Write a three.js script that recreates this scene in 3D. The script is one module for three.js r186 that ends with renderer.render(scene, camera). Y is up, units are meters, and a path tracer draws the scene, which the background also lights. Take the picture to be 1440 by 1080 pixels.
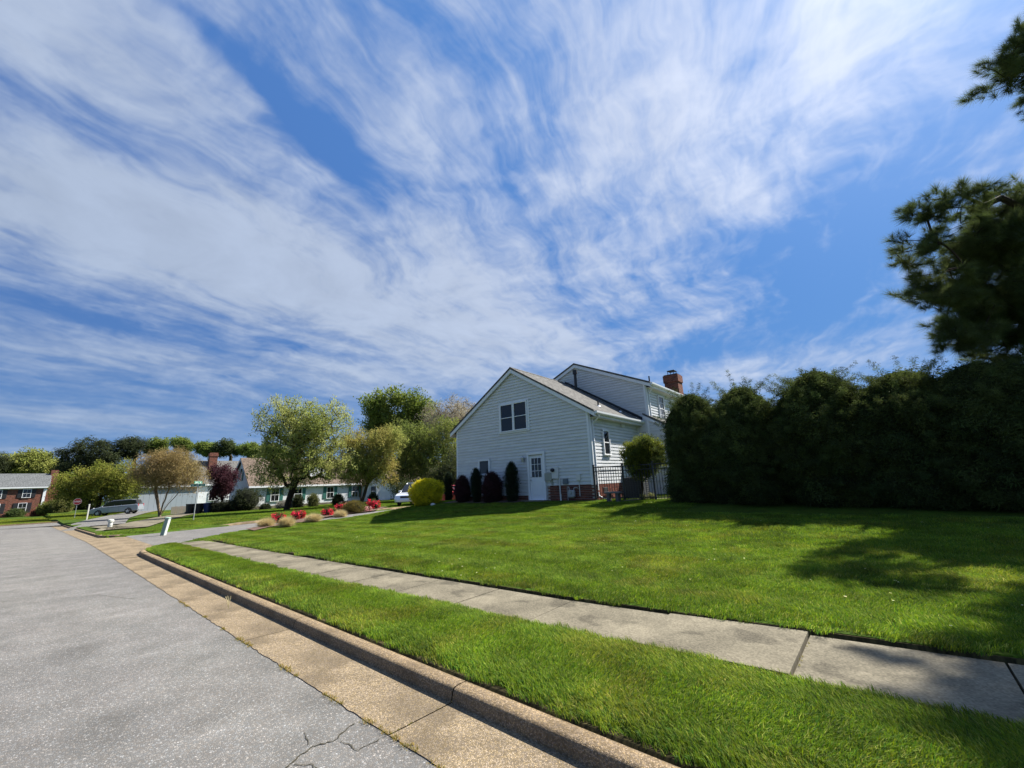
import * as THREE from 'three';
import { mergeGeometries, toCreasedNormals } from 'three/addons/utils/BufferGeometryUtils.js';
import { RoundedBoxGeometry } from 'three/addons/geometries/RoundedBoxGeometry.js';
import { TextGeometry } from 'three/addons/geometries/TextGeometry.js';
import { FontLoader } from 'three/addons/loaders/FontLoader.js';

// ------------------------------------------------------------------ camera, sky, sun, exposure
// World axes: x runs away from the street (s), -z runs along the street (t), y up, metres. Eye 1.65 m above the road.
const V = (x, y, z) => new THREE.Vector3(x, y, z);
const scene = new THREE.Scene();
const EYE = V(0, 1.65, 0), FOCAL = 582;
const camera = new THREE.PerspectiveCamera(2 * Math.atan(540 / FOCAL) * 180 / Math.PI, 4 / 3, 0.05, 3000);
const camR = V(0.66239, -0.03863, 0.74816), camU = V(-0.15061, 0.97141, 0.18351), camB = V(-0.73386, -0.23424, 0.63763);
camera.position.copy(EYE);
camera.quaternion.setFromRotationMatrix(new THREE.Matrix4().makeBasis(camR, camU, camB)).normalize();
scene.add(camera);
const renderer = new THREE.WebGLRenderer({ antialias: true });
renderer.toneMapping = THREE.LinearToneMapping;
const EXPOSURE = 2.4;
renderer.toneMappingExposure = EXPOSURE;
renderer.shadowMap.enabled = true;

const toDir = (px, py) => V(0, 0, 0).addScaledVector(camR, (px - 720) / FOCAL).addScaledVector(camU, -(py - 540) / FOCAL).addScaledVector(camB, -1);
const SUN = V(0.627, 0.735, 0.255).normalize();
const sun = new THREE.DirectionalLight(new THREE.Color(1, 0.955, 0.88), 5);
sun.position.copy(SUN).multiplyScalar(120);
sun.castShadow = true;
sun.shadow.mapSize.set(4096, 4096);
Object.assign(sun.shadow.camera, { left: -70, right: 70, top: 70, bottom: -70, near: 1, far: 400 });
scene.add(sun, sun.target);

// ------------------------------------------------------------------ random numbers and noise
const rng = (a) => () => { a = (a + 0x6d2b79f5) | 0; let t = Math.imul(a ^ (a >>> 15), 1 | a); t = (t + Math.imul(t ^ (t >>> 7), 61 | t)) ^ t; return ((t ^ (t >>> 14)) >>> 0) / 4294967296; };
const lerp = (a, b, k) => a + (b - a) * k, clamp = (x, a = 0, b = 1) => Math.min(b, Math.max(a, x));
const smooth = (a, b, x) => { const k = clamp((x - a) / (b - a)); return k * k * (3 - 2 * k); };
const TAB = new Float32Array(65536); { const r = rng(77); for (let i = 0; i < 65536; i++) TAB[i] = r(); }
const lat = (x, y, k) => TAB[(Math.imul(x, 73856093) ^ Math.imul(y, 19349663) ^ Math.imul(k, 83492791)) & 65535];
function vnoise(x, y, k = 0, per = 0) {
  const xi = Math.floor(x), yi = Math.floor(y), fx = x - xi, fy = y - yi, u = fx * fx * fx * (fx * (fx * 6 - 15) + 10), v = fy * fy * fy * (fy * (fy * 6 - 15) + 10);
  let x0 = xi, x1 = xi + 1, y0 = yi, y1 = yi + 1;
  if (per) { x0 = ((x0 % per) + per) % per; x1 = ((x1 % per) + per) % per; y0 = ((y0 % per) + per) % per; y1 = ((y1 % per) + per) % per; }
  const a = lat(x0, y0, k), b = lat(x1, y0, k), c = lat(x0, y1, k), d = lat(x1, y1, k);
  return a + (b - a) * u + (c - a) * v + (a - b - c + d) * u * v;
}
function fbm(x, y, oct, k = 0, per = 0, gain = 0.5) {
  let s = 0, a = 1, n = 0;
  for (let i = 0; i < oct; i++) { s += a * vnoise(x, y, k + i * 7, per); n += a; a *= gain; x *= 2; y *= 2; per *= 2; }
  return s / n;
}

// ------------------------------------------------------------------ sky: clear air and a sheet of cirrus, on a layer over the whole scene
{
  const W = 4096, Hh = 2048, data = new Float32Array(W * Hh * 4), BEND = 0.10;
  const plane = (d) => { const y = d.y / d.length(), k = 1 / (Math.max(y, 0) + BEND) / d.length(); return [d.x * k, d.z * k]; };
  const atPx = (px, py) => plane(toDir(px, py));
  // cloud masses: centre, end of the long axis, end of the short axis (from the photograph, carried onto the cloud layer), strength
  const blob = (cx, cy, ax, ay, bx, by, amp) => {
    const c = atPx(cx, cy), a = atPx(ax, ay), b = atPx(bx, by), A = [a[0] - c[0], a[1] - c[1]], B = [b[0] - c[0], b[1] - c[1]], det = A[0] * B[1] - A[1] * B[0];
    return { c, m: [B[1] / det, -B[0] / det, -A[1] / det, A[0] / det], amp };
  };
  const masses = [
    blob(150, 300, 480, 420, 150, 215, 0.50), blob(420, 400, 760, 480, 500, 315, 0.52), blob(150, 110, 400, 260, 250, 60, 0.42),
    blob(620, 440, 800, 500, 680, 350, 0.30), blob(600, 110, 520, -40, 690, 90, 0.14), blob(880, 130, 960, 300, 1060, 70, 0.30), blob(1030, 260, 1130, 330, 1090, 180, 0.34),
    blob(1140, 60, 1330, 60, 1140, 190, 0.42), blob(800, 260, 840, 310, 850, 220, 0.24), blob(980, 300, 1060, 270, 985, 325, 0.30), blob(880, 380, 1010, 440, 900, 330, 0.26),
    blob(650, 510, 860, 495, 650, 470, 0.30), blob(250, 505, 520, 530, 250, 480, 0.36), blob(90, 585, 330, 590, 90, 572, 0.26), blob(960, 455, 1010, 445, 965, 470, 0.30),
    blob(1180, 500, 1300, 495, 1180, 475, 0.30), blob(1000, 530, 1060, 525, 1000, 515, 0.3), blob(1400, 210, 1440, 190, 1410, 240, 0.26),
    blob(360, 110, 500, 260, 290, 60, -0.50), blob(470, 200, 520, 250, 425, 205, -0.40), blob(190, 205, 320, 250, 200, 172, -0.40), blob(30, 130, 130, 175, 40, 100, -0.22),
    blob(110, 445, 260, 480, 110, 428, -0.42), blob(430, 490, 540, 512, 432, 478, -0.36), blob(640, 280, 700, 300, 600, 310, -0.30), blob(690, 110, 720, 160, 725, 100, -0.15),
    blob(1230, 270, 1330, 130, 1310, 330, -0.55), blob(1130, 430, 1220, 360, 1180, 470, -0.50), blob(1000, 490, 1080, 470, 1000, 510, -0.35), blob(850, 470, 900, 480, 860, 455, -0.22),
    blob(1065, 330, 1100, 340, 1070, 315, -0.2), blob(1400, 150, 1500, 100, 1400, 230, -0.35), blob(900, 445, 940, 440, 900, 430, -0.25),
  ];
  const e0 = atPx(180, 110), e1 = atPx(560, 360), ea = Math.atan2(e1[1] - e0[1], e1[0] - e0[0]), ce = Math.cos(ea), se = Math.sin(ea);
  // noise is made once as two tiles and looked up
  const TN = 1024, tile = (seed, gain) => { const t = new Float32Array(TN * TN); for (let j = 0; j < TN; j++) for (let i = 0; i < TN; i++) t[j * TN + i] = fbm(i / TN * 16, j / TN * 16, 6, seed, 16, gain); return t; };
  const softT = tile(3, 0.5), roughT = tile(40, 0.62);
  const look = (t, x, y) => { x = x / 16 * TN; y = y / 16 * TN; const xi = Math.floor(x), yi = Math.floor(y), u = x - xi, v = y - yi, x0 = xi & 1023, x1 = (xi + 1) & 1023, y0 = (yi & 1023) * TN, y1 = ((yi + 1) & 1023) * TN; const a = t[y0 + x0], b = t[y0 + x1], c = t[y1 + x0], d = t[y1 + x1]; return a + (b - a) * u + (c - a) * v + (a - b - c + d) * u * v; };
  const flat = new Float64Array(masses.length * 7); masses.forEach((s, i) => flat.set([...s.c, ...s.m, s.amp], i * 7));
  const massAt = (qx, qz) => { let m = 0; for (let i = 0; i < flat.length; i += 7) { const x = qx - flat[i], z = qz - flat[i + 1], u = flat[i + 2] * x + flat[i + 3] * z, v = flat[i + 4] * x + flat[i + 5] * z, e = u * u + v * v; if (e < 7) m += flat[i + 6] * Math.exp(-e); } return m; };
  const sx = SUN.x, sy = SUN.y, sz = SUN.z;
  const below = [0.30 / EXPOSURE, 0.40 / EXPOSURE, 0.55 / EXPOSURE];
  const fillRow = (row) => {
    const up = ((row + 0.5) / Hh - 0.5) * Math.PI, cu = Math.cos(up), y = Math.sin(up);
    for (let col = 0; col < W; col++) {
      const o = (row * W + col) * 4; data[o + 3] = 1;
      if (y < -0.004) { data[o] = below[0]; data[o + 1] = below[1]; data[o + 2] = below[2]; continue; }
      const az = ((col + 0.5) / W - 0.5) * 2 * Math.PI, dx = Math.cos(az) * cu, dz = Math.sin(az) * cu;
      const cs = dx * sx + y * sy + dz * sz, yy = Math.max(y, 0), cp = Math.max(0, cs);
      // clear air: paler towards the horizon and the sun
      const hz = Math.pow(1 - yy, 4.5), near = Math.pow((cs + 1) / 2, 3), aur = 0.5 * Math.pow(cp, 120) + 0.26 * Math.pow(cp, 14);
      let r = lerp(0.066, 0.112, near) + hz * 0.09 + aur * 0.85, g = lerp(0.160, 0.310, near) + hz * 0.17 + aur * 0.9, b = lerp(0.44, 0.75, near) + hz * 0.17 + aur;
      const k = 1 / (yy + BEND), qx = dx * k, qz = dz * k;
      const m = massAt(qx, qz);
      const wx = look(softT, qx * 1.6, qz * 1.6) - 0.5, wz = look(softT, qx * 1.6 + 5.3, qz * 1.6 + 9.1) - 0.5;
      const u = qx * ce + qz * se + wx * 0.30, v = -qx * se + qz * ce + wz * 0.30;
      const broad = look(softT, u * 0.9, v * 2.4) - 0.5, streak = look(roughT, u * 2.2 + wz * 0.8, v * 13) - 0.5, curd = look(roughT, qx * 7 + wx * 2.4, qz * 7 + wz * 2.4) - 0.5;
      const fine = lerp(0.35, 1, smooth(0.05, 0.4, y)), dens = 0.27 + m * 0.92 + broad * 0.7 + (streak * 0.60 + curd * 0.80 + (look(roughT, u * 7 + wx * 2, v * 30 + wz * 3) - 0.5) * 0.42) * fine;
      const al = 0.84 * smooth(-0.10, 1.04, dens);
      const lit = lerp(0.54, 0.78, near) + aur * 0.8 + 0.14 * curd;
      data[o] = lerp(r, lit * lerp(0.80, 0.97, near), al) / EXPOSURE; data[o + 1] = lerp(g, lit * lerp(0.96, 1.04, near), al) / EXPOSURE; data[o + 2] = lerp(b, lit * lerp(1.22, 1.22, near), al) / EXPOSURE;
    }
  };
  for (let row = 0; row < Hh; row++) fillRow(row);
  const sky = new THREE.DataTexture(data, W, Hh, THREE.RGBAFormat, THREE.FloatType);
  sky.mapping = THREE.EquirectangularReflectionMapping; sky.magFilter = sky.minFilter = THREE.LinearFilter; sky.needsUpdate = true;
  scene.background = sky; scene.environment = sky;
}
// ------------------------------------------------------------------ building tools
const names = new Map();
function unique(name) { const n = names.get(name) ?? 0; names.set(name, n + 1); return n ? name + '_' + String(n).padStart(3, '0') : name; }
function describe(o, label, category, group, kind) { if (label) o.userData.label = label; if (category) o.userData.category = category; if (group) o.userData.group = group; if (kind) o.userData.kind = kind; return o; }
function thing(name, label, category, pos = [0, 0, 0], ry = 0, group) {
  const o = new THREE.Group(); o.name = unique(name); o.position.set(...pos); o.rotation.y = ry; scene.add(o);
  return describe(o, label, category, group);
}
function part(parent, name, geo, m, label) { const o = new THREE.Mesh(geo, m); o.name = name; parent.add(o); if (label) o.userData.label = label; return o; }
function single(name, geo, m, label, category, group) { const o = new THREE.Mesh(geo, m); o.name = unique(name); scene.add(o); return describe(o, label, category, group); }
function structure(name, geo, m, label, category) { const o = geo ? new THREE.Mesh(geo, m) : new THREE.Group(); o.name = unique(name); scene.add(o); return describe(o, label, category, null, 'structure'); }
function copyOf(src, pos, ry, label) { const c = src.clone(); c.name = unique(src.name.replace(/_\d{3}$/, '')); c.userData = { ...src.userData }; if (label) c.userData.label = label; c.position.set(...pos); c.rotation.y = ry; scene.add(c); return c; }

// uv in metres from the dominant direction of each face
function metric(g) {
  g = g.index ? g.toNonIndexed() : g;
  const p = g.attributes.position, uv = new Float32Array(p.count * 2), a = V(0, 0, 0), b = V(0, 0, 0), c = V(0, 0, 0), n = V(0, 0, 0);
  for (let i = 0; i < p.count; i += 3) {
    a.fromBufferAttribute(p, i); b.fromBufferAttribute(p, i + 1); c.fromBufferAttribute(p, i + 2);
    n.copy(b).sub(a).cross(c.clone().sub(a));
    const ax = Math.abs(n.x), ay = Math.abs(n.y), az = Math.abs(n.z);
    [a, b, c].forEach((q, k) => { const [u, v] = ay >= ax && ay >= az ? [q.x, q.z] : ax > az ? [q.z, q.y] : [q.x, q.y]; uv[(i + k) * 2] = u; uv[(i + k) * 2 + 1] = v; });
  }
  g.setAttribute('uv', new THREE.BufferAttribute(uv, 2));
  return g;
}
const box = (w, h, d, x = 0, y = 0, z = 0) => metric(new THREE.BoxGeometry(w, h, d).translate(x, y, z));
const rbox = (w, h, d, x = 0, y = 0, z = 0, r = 0.01) => metric(new RoundedBoxGeometry(w, h, d, 2, Math.min(r, w / 2.1, h / 2.1, d / 2.1)).translate(x, y, z));
const cyl = (r0, r1, h, x = 0, y = 0, z = 0, seg = 12) => metric(new THREE.CylinderGeometry(r1, r0, h, seg).translate(x, y + h / 2, z));
const join = (...gs) => mergeGeometries(gs.flat().map((g) => { const q = g.index ? g.toNonIndexed() : g.clone(); for (const k of Object.keys(q.attributes)) if (!['position', 'normal', 'uv'].includes(k)) q.deleteAttribute(k); if (!q.attributes.uv) q.setAttribute('uv', new THREE.BufferAttribute(new Float32Array(q.attributes.position.count * 2), 2)); return q; }));
// polygon [x,y] pulled along z from z0 to z1
function prism(pts, z0, z1, bevel = 0) {
  const s = new THREE.Shape(pts.map(([x, y]) => new THREE.Vector2(x, y)));
  const g = new THREE.ExtrudeGeometry(s, { depth: z1 - z0 - 2 * bevel, bevelEnabled: bevel > 0, bevelSize: bevel, bevelThickness: bevel, bevelOffset: -bevel, bevelSegments: 2, curveSegments: 8 });
  return metric(g.translate(0, 0, z0 + bevel));
}
function tubeThrough(pts, r, seg = 6, closed = false) { return new THREE.TubeGeometry(new THREE.CatmullRomCurve3(pts.map((p) => V(...p)), closed, 'centripetal'), Math.max(4, pts.length * 6), r, seg, closed); }
const M4 = (x, y, z, ry = 0, s = 1) => new THREE.Matrix4().compose(V(x, y, z), new THREE.Quaternion().setFromAxisAngle(V(0, 1, 0), ry), V(s, s, s));

// ------------------------------------------------------------------ procedural textures
function texture(n, size, fn, srgb = true) {
  const data = new Uint8Array(n * n * 4);
  for (let j = 0; j < n; j++) for (let i = 0; i < n; i++) { const c = fn(i, j, n), o = (j * n + i) * 4; for (let k = 0; k < 3; k++) data[o + k] = clamp(c.length ? c[k] : c, 0, 1) * 255; data[o + 3] = 255; }
  const t = new THREE.DataTexture(data, n, n); t.wrapS = t.wrapT = THREE.RepeatWrapping; t.magFilter = THREE.LinearFilter; t.minFilter = THREE.LinearMipmapLinearFilter; t.generateMipmaps = true;
  if (srgb) t.colorSpace = THREE.SRGBColorSpace; t.repeat.set(1 / size, 1 / size); t.needsUpdate = true;
  return t;
}
const lin = (r, g, b) => new THREE.Color().setRGB(r, g, b);
const mat = (c, rough = 0.8, more = {}) => new THREE.MeshPhysicalMaterial({ color: c, roughness: rough, side: THREE.DoubleSide, specularIntensity: rough > 0.85 ? 0.25 : 1, ...more });
// stones set in a binder: cell noise
function grains(n, cells, seed) {
  const r = rng(seed), px = new Float32Array(cells * cells), py = new Float32Array(cells * cells), tone = new Float32Array(cells * cells), hue = new Float32Array(cells * cells);
  for (let i = 0; i < cells * cells; i++) { px[i] = r(); py[i] = r(); tone[i] = r(); hue[i] = r(); }
  return (i, j) => {
    const x = i / n * cells, y = j / n * cells, xi = Math.floor(x), yi = Math.floor(y); let best = 9, second = 9, id = 0;
    for (let b = -1; b <= 1; b++) for (let a = -1; a <= 1; a++) { const cx = (xi + a + cells) % cells, cy = (yi + b + cells) % cells, k = cy * cells + cx, dx = xi + a + px[k] - x, dy = yi + b + py[k] - y, e = dx * dx + dy * dy; if (e < best) { second = best; best = e; id = k; } else if (e < second) second = e; }
    return [Math.sqrt(second) - Math.sqrt(best), tone[id], hue[id]];
  };
}
const tex = {}, N1 = 1024;
{
  const g = grains(N1, 190, 5);
  const at = (i, j, n) => { const [e, t, h] = g(i, j), big = fbm(i / n * 8, j / n * 8, 4, 11, 8) - 0.5, s = smooth(0.02, 0.3, e), stone = 0.36 + 0.20 * t * t + (t > 0.96 ? 0.08 : 0); const v = lerp(0.35, stone, s) + big * 0.10; return [v * (1 + (h - 0.5) * 0.06), v, v * (1 - (h - 0.5) * 0.06), s * (0.4 + t * 0.6)]; };
  tex.asphalt = texture(N1, 2.4, (i, j, n) => { const c = at(i, j, n); return [c[0] + 0.16, c[1] + 0.158, c[2] + 0.15]; });
  tex.asphaltBump = texture(N1, 2.4, (i, j, n) => at(i, j, n)[3], false);
}
{
  const g = grains(N1, 150, 8);
  tex.gutter = texture(N1, 1.6, (i, j, n) => { const [e, t, h] = g(i, j), big = fbm(i / n * 5, j / n * 5, 5, 31, 5), s = smooth(0.03, 0.25, e), v = lerp(0.50, 0.44 + 0.34 * t, s * lerp(0.55, 1, smooth(0.3, 0.7, big))) + (big - 0.5) * 0.14; return [v * 1.10, v * lerp(0.97, 1.0, h), v * lerp(0.74, 0.86, h)]; });
  tex.gutterBump = texture(N1, 1.6, (i, j) => { const [e, t] = g(i, j); return smooth(0.03, 0.3, e) * (0.5 + 0.5 * t); }, false);
}
tex.concrete = texture(N1, 2.2, (i, j, n) => { const b = fbm(i / n * 4, j / n * 4, 6, 51, 4, 0.6), f = fbm(i / n * 160, j / n * 160, 2, 61, 160), st = smooth(0.60, 0.75, fbm(i / n * 7, j / n * 7, 4, 71, 7)), v = 0.60 + (b - 0.5) * 0.30 + (f - 0.5) * 0.20 - st * 0.09; return [v * 1.04, v, v * 0.90]; });
tex.concreteBump = texture(512, 0.5, (i, j, n) => fbm(i / n * 60, j / n * 60, 3, 81, 60), false);
tex.soil = texture(512, 1.2, (i, j, n) => { const b = fbm(i / n * 6, j / n * 6, 5, 91, 6, 0.6), f = fbm(i / n * 60, j / n * 60, 2, 95, 60), v = 0.12 + 0.22 * b * f * 2; return [v * 1.12, v * 1.02, v * 0.62]; });
tex.turf = texture(N1, 3, (i, j, n) => { const b = fbm(i / n * 6, j / n * 6, 4, 101, 6), f = fbm(i / n * 120, j / n * 120, 3, 105, 120, 0.7), y = fbm(i / n * 24, j / n * 24, 3, 109, 24), v = 0.20 + 0.26 * f + 0.10 * (b - 0.5); return [v * lerp(0.80, 1.10, y), v * 1.25, v * 0.28]; });
tex.mulch = texture(512, 1, (i, j, n) => { const f = fbm(i / n * 24, j / n * 60, 3, 111, 0, 0.7), v = 0.22 + 0.34 * (f - 0.2); return [v * 1.2, v * 0.98, v * 0.85]; });
tex.siding = texture(512, 2.5, (i, j, n) => { const b = fbm(i / n * 5, j / n * 10, 5, 121, 5), f = fbm(i / n * 90, j / n * 20, 2, 125, 0); const v = 0.93 + (b - 0.5) * 0.10 + (f - 0.5) * 0.04; return [v, v * 1.005, v * 1.01]; });
function shingles(r, g, b, seed) {
  const rr = rng(seed), tone = Array.from({ length: 16 }, () => Array.from({ length: 24 }, () => rr()));
  return texture(512, 2.4, (i, j, n) => { const row = Math.floor(j / n * 16), f = j / n * 16 - row, x = (i / n * 12 + (row % 2) * 0.5) % 12, c = tone[row][Math.floor(x * 2) % 24], gr = fbm(i / n * 128, j / n * 128, 2, seed, 128); const v = (0.80 + 0.26 * (c - 0.5) + 0.24 * (gr - 0.5)) * (f > 0.93 ? 0.72 : 1); return [r * v, g * v, b * v]; });
}
tex.roofGrey = shingles(0.475, 0.468, 0.45, 131); tex.roofBrown = shingles(0.48, 0.42, 0.37, 133); tex.roofSlate = shingles(0.45, 0.46, 0.46, 137);
tex.bark = texture(512, 0.8, (i, j, n) => { const f = fbm(i / n * 22, j / n * 5, 4, 141, 0, 0.65), v = 0.20 + 0.32 * f; return [v * 1.06, v * 0.98, v * 0.90]; });
tex.brickTone = texture(256, 2, (i, j, n) => { const b = fbm(i / n * 40, j / n * 40, 3, 151, 40); return [0.60 + 0.25 * b, 0.60 + 0.22 * b, 0.60 + 0.2 * b]; });
tex.brickWall = texture(512, 1.6, (i, j, n) => { const row = Math.floor(j / n * 20), x = i / n * 8 + (row % 2) * 0.5, fx = x % 1, fy = j / n * 20 % 1, m = fx < 0.05 || fy < 0.14, t = lat(Math.floor(x) % 8, row, 5), k = 0.8 + 0.4 * (t - 0.5) + 0.2 * (fbm(i / n * 64, j / n * 64, 2, 155, 64) - 0.5); return m ? [0.55, 0.5, 0.45] : [0.50 * k, 0.27 * k, 0.21 * k]; });
const T = (t, rx, ry = rx) => { const c = t.clone(); c.repeat.set(1 / rx, 1 / ry); c.needsUpdate = true; return c; };

const MAT = {
  asphalt: mat(lin(0.54, 0.52, 0.495), 0.96, { vertexColors: true, map: tex.asphalt, bumpMap: tex.asphaltBump, bumpScale: 0.0025 }),
  gutter: mat(lin(0.52, 0.515, 0.52), 0.92, { map: tex.gutter, bumpMap: tex.gutterBump, bumpScale: 0.003 }),
  kerb: mat(lin(0.50, 0.475, 0.46), 0.92, { map: tex.gutter, bumpMap: tex.gutterBump, bumpScale: 0.003 }),
  concrete: mat(lin(0.47, 0.45, 0.40), 0.9, { map: tex.concrete, bumpMap: tex.concreteBump, bumpScale: 0.002 }),
  soil: mat(lin(0.8, 0.8, 0.8), 1, { map: tex.soil }), turf: mat(lin(0.5, 0.48, 0.45), 1, { map: tex.turf }), mulch: mat(lin(0.9, 0.9, 0.9), 1, { map: tex.mulch }),
  siding: mat(lin(0.75, 0.755, 0.755), 0.55, { map: tex.siding }), trim: mat(lin(0.74, 0.75, 0.75), 0.5), greyTrim: mat(lin(0.62, 0.62, 0.58), 0.55),
  roofGrey: mat(lin(1, 1, 1), 0.95, { map: tex.roofGrey }), roofBrown: mat(lin(1, 1, 1), 0.95, { map: tex.roofBrown }), roofSlate: mat(lin(1, 1, 1), 0.95, { map: tex.roofSlate }),
  dark: mat(lin(0.02, 0.02, 0.022), 0.6), black: mat(lin(0.012, 0.012, 0.013), 0.45), metal: mat(lin(0.45, 0.47, 0.48), 0.45, { metalness: 0.6 }), galv: mat(lin(0.42, 0.43, 0.42), 0.5, { metalness: 0.5 }),
  glass: new THREE.MeshPhysicalMaterial({ color: lin(0.012, 0.013, 0.014), roughness: 0.05, metalness: 0, ior: 1.5 }),
  curtain: mat(lin(0.30, 0.29, 0.27), 0.95), brick: [0, 1, 2, 3].map((i) => mat(lin([0.30, 0.24, 0.34, 0.2][i], [0.105, 0.085, 0.13, 0.08][i], [0.075, 0.065, 0.09, 0.065][i]), 0.9, { map: tex.brickTone })),
  mortar: mat(lin(0.36, 0.33, 0.29), 0.95), brickWall: mat(lin(1, 1, 1), 0.95, { map: tex.brickWall }), greenShutter: mat(lin(0.03, 0.14, 0.115), 0.6), darkShutter: mat(lin(0.018, 0.017, 0.02), 0.6),
  bark: mat(lin(0.55, 0.5, 0.45), 0.95, { map: tex.bark }), barkPale: mat(lin(1.5, 1.35, 1.12), 0.95, { map: tex.bark }), barkDark: mat(lin(0.32, 0.28, 0.25), 0.95, { map: tex.bark }),
};
// ------------------------------------------------------------------ the lie of the land (s across, t along the street)
const walkNear = (t) => 1.027 * (t < 3.3 ? lerp(4.06, 3.87, (t + 0.3) / 3.6) : t < 8 ? lerp(3.87, 3.67, (t - 3.3) / 4.7) : lerp(3.67, 3.52, (t - 8) / 10));
const walkFar = (t) => 1.027 * (t < 3.2 ? lerp(5.14, 4.80, (t + 0.3) / 3.5) : t < 9 ? lerp(4.80, 4.57, (t - 3.2) / 5.8) : lerp(4.57, 4.26, (t - 9) / 10));
const roadY = (t) => -0.016 * clamp(t - 25, 0, 35);
const laneNear = (s) => s < 2.62 ? 17.35 : s < 3.3 ? lerp(17.6, 18.5, (s - 2.62) / 0.68) : s < 4.3 ? lerp(18.5, 19.9, s - 3.3) : s < 6.4 ? lerp(19.9, 21.6, (s - 4.3) / 2.1) : s < 8 ? lerp(21.6, 22.3, (s - 6.4) / 1.6) : 22.3 + (s - 8) * 0.08;
const laneFar = (s) => s < 3.2 ? 27.4 - (s - 2.3) * 1.2 : 26.3 + (s - 3.2) * 0.05;
const laneY = (s) => 0.015 + 0.012 * clamp(s - 3.2, 0, 14);
const T_CROSS = 59;                                        // where the street meets the crossing street
function ground(x, z) {
  const s = x, t = -z;
  const rise = clamp((s - 4.9) / 11.5);
  let lawn = 0.165 + 0.645 * Math.pow(rise, 1.5);
  const low = Math.min(lawn, 0.07 + laneY(s)), kk = Math.max(smooth(10, 20, t) * (1 - smooth(11, 15.5, s)), smooth(19.8, 23, t));
  lawn = lerp(lawn, low, kk);
  const far = 0.10 + roadY(t) * 0.8 + 0.012 * clamp(s - 2.5, 0, 30);
  let y = lerp(lawn, far, smooth(22, 29, t));
  y = lerp(y, -0.15, smooth(60, 120, Math.hypot(s, t)) * 0.6);
  if (s < 2.55) y = (s < -9 ? 0.12 : -0.1) + roadY(t);
  if (s > 2.3 && t > laneNear(s) && t < laneFar(s) && s < 30) y = laneY(s) - 0.06;
  return y + (s > 5.3 && t < 18 ? (vnoise(s * 0.7, t * 0.7, 4) - 0.5) * 0.04 : 0);
}
const vergeY = (s, n) => lerp(0.105, 0.135, clamp((s - 2.6) / (n - 2.6))) + 0.03 * Math.sin(clamp((s - 2.6) / (n - 2.6)) * Math.PI);
const gy = (p) => ground(p.x, p.z);
// where the sight line through a pixel meets the ground
function G(px, py) {
  const d = toDir(px, py).normalize(), p = EYE.clone(); let step = 0.05;
  for (let i = 0; i < 4000; i++) { p.addScaledVector(d, step); if (p.y < ground(p.x, p.z)) { p.addScaledVector(d, -step / 2); break; } step = 0.02 + p.distanceTo(EYE) * 0.002; if (p.distanceTo(EYE) > 220) break; }
  return V(p.x, ground(p.x, p.z), p.z);
}
// the point at a known depth in front of the camera
const atDepth = (px, py, depth) => EYE.clone().addScaledVector(toDir(px, py), depth);
const depthOf = (p) => -p.clone().sub(EYE).dot(camB);

function sheet(rows, cols, fn) {
  const pos = [], uv = [], idx = [];
  for (let i = 0; i <= rows; i++) for (let j = 0; j <= cols; j++) { const p = fn(i / rows, j / cols, i, j); pos.push(p[0], p[1], p[2]); uv.push(p[0], p[2]); }
  for (let i = 0; i < rows; i++) for (let j = 0; j < cols; j++) { const a = i * (cols + 1) + j, b = a + 1, c = a + cols + 1, d = c + 1; idx.push(a, b, c, b, d, c); }
  const g = new THREE.BufferGeometry(); g.setAttribute('position', new THREE.Float32BufferAttribute(pos, 3)); g.setAttribute('uv', new THREE.Float32BufferAttribute(uv, 2)); g.setIndex(idx); g.computeVertexNormals();
  return g;
}
// weathering of asphalt: patches of paler and darker stone, paler where tyres have polished it
function worn(g) {
  const p = g.attributes.position, c = new Float32Array(p.count * 3);
  for (let i = 0; i < p.count; i++) { const x = p.getX(i), z = p.getZ(i), n = fbm(x * 0.55, z * 0.22, 4, 201), f = fbm(x * 3.1, z * 2.3, 3, 211), st = smooth(0.66, 0.74, fbm(x * 1.3 + 4, z * 0.9, 4, 221)), lane = 0.5 + 0.5 * Math.cos((x + 0.55) * 3.6), v = 0.97 + 0.24 * (n - 0.5) + 0.16 * (f - 0.5) - 0.10 * st + 0.03 * lane; c[i * 3] = v * (1 + 0.03 * (f - 0.5)); c[i * 3 + 1] = v; c[i * 3 + 2] = v * (1 - 0.05 * (n - 0.5)); }
  g.setAttribute('color', new THREE.BufferAttribute(c, 3)); return g;
}
// outlines drawn as strips between two polylines of [s, t]
function strip(A, B, n, yOf, across = 1) {
  const pick = (L, k) => { const x = k * (L.length - 1), i = Math.min(L.length - 2, Math.floor(x)); return [lerp(L[i][0], L[i + 1][0], x - i), lerp(L[i][1], L[i + 1][1], x - i)]; };
  return sheet(n, across, (u, v) => { const a = pick(A, u), b = pick(B, u), s = lerp(a[0], b[0], v), t = lerp(a[1], b[1], v); return [s, yOf(s, t), -t]; });
}

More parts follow.
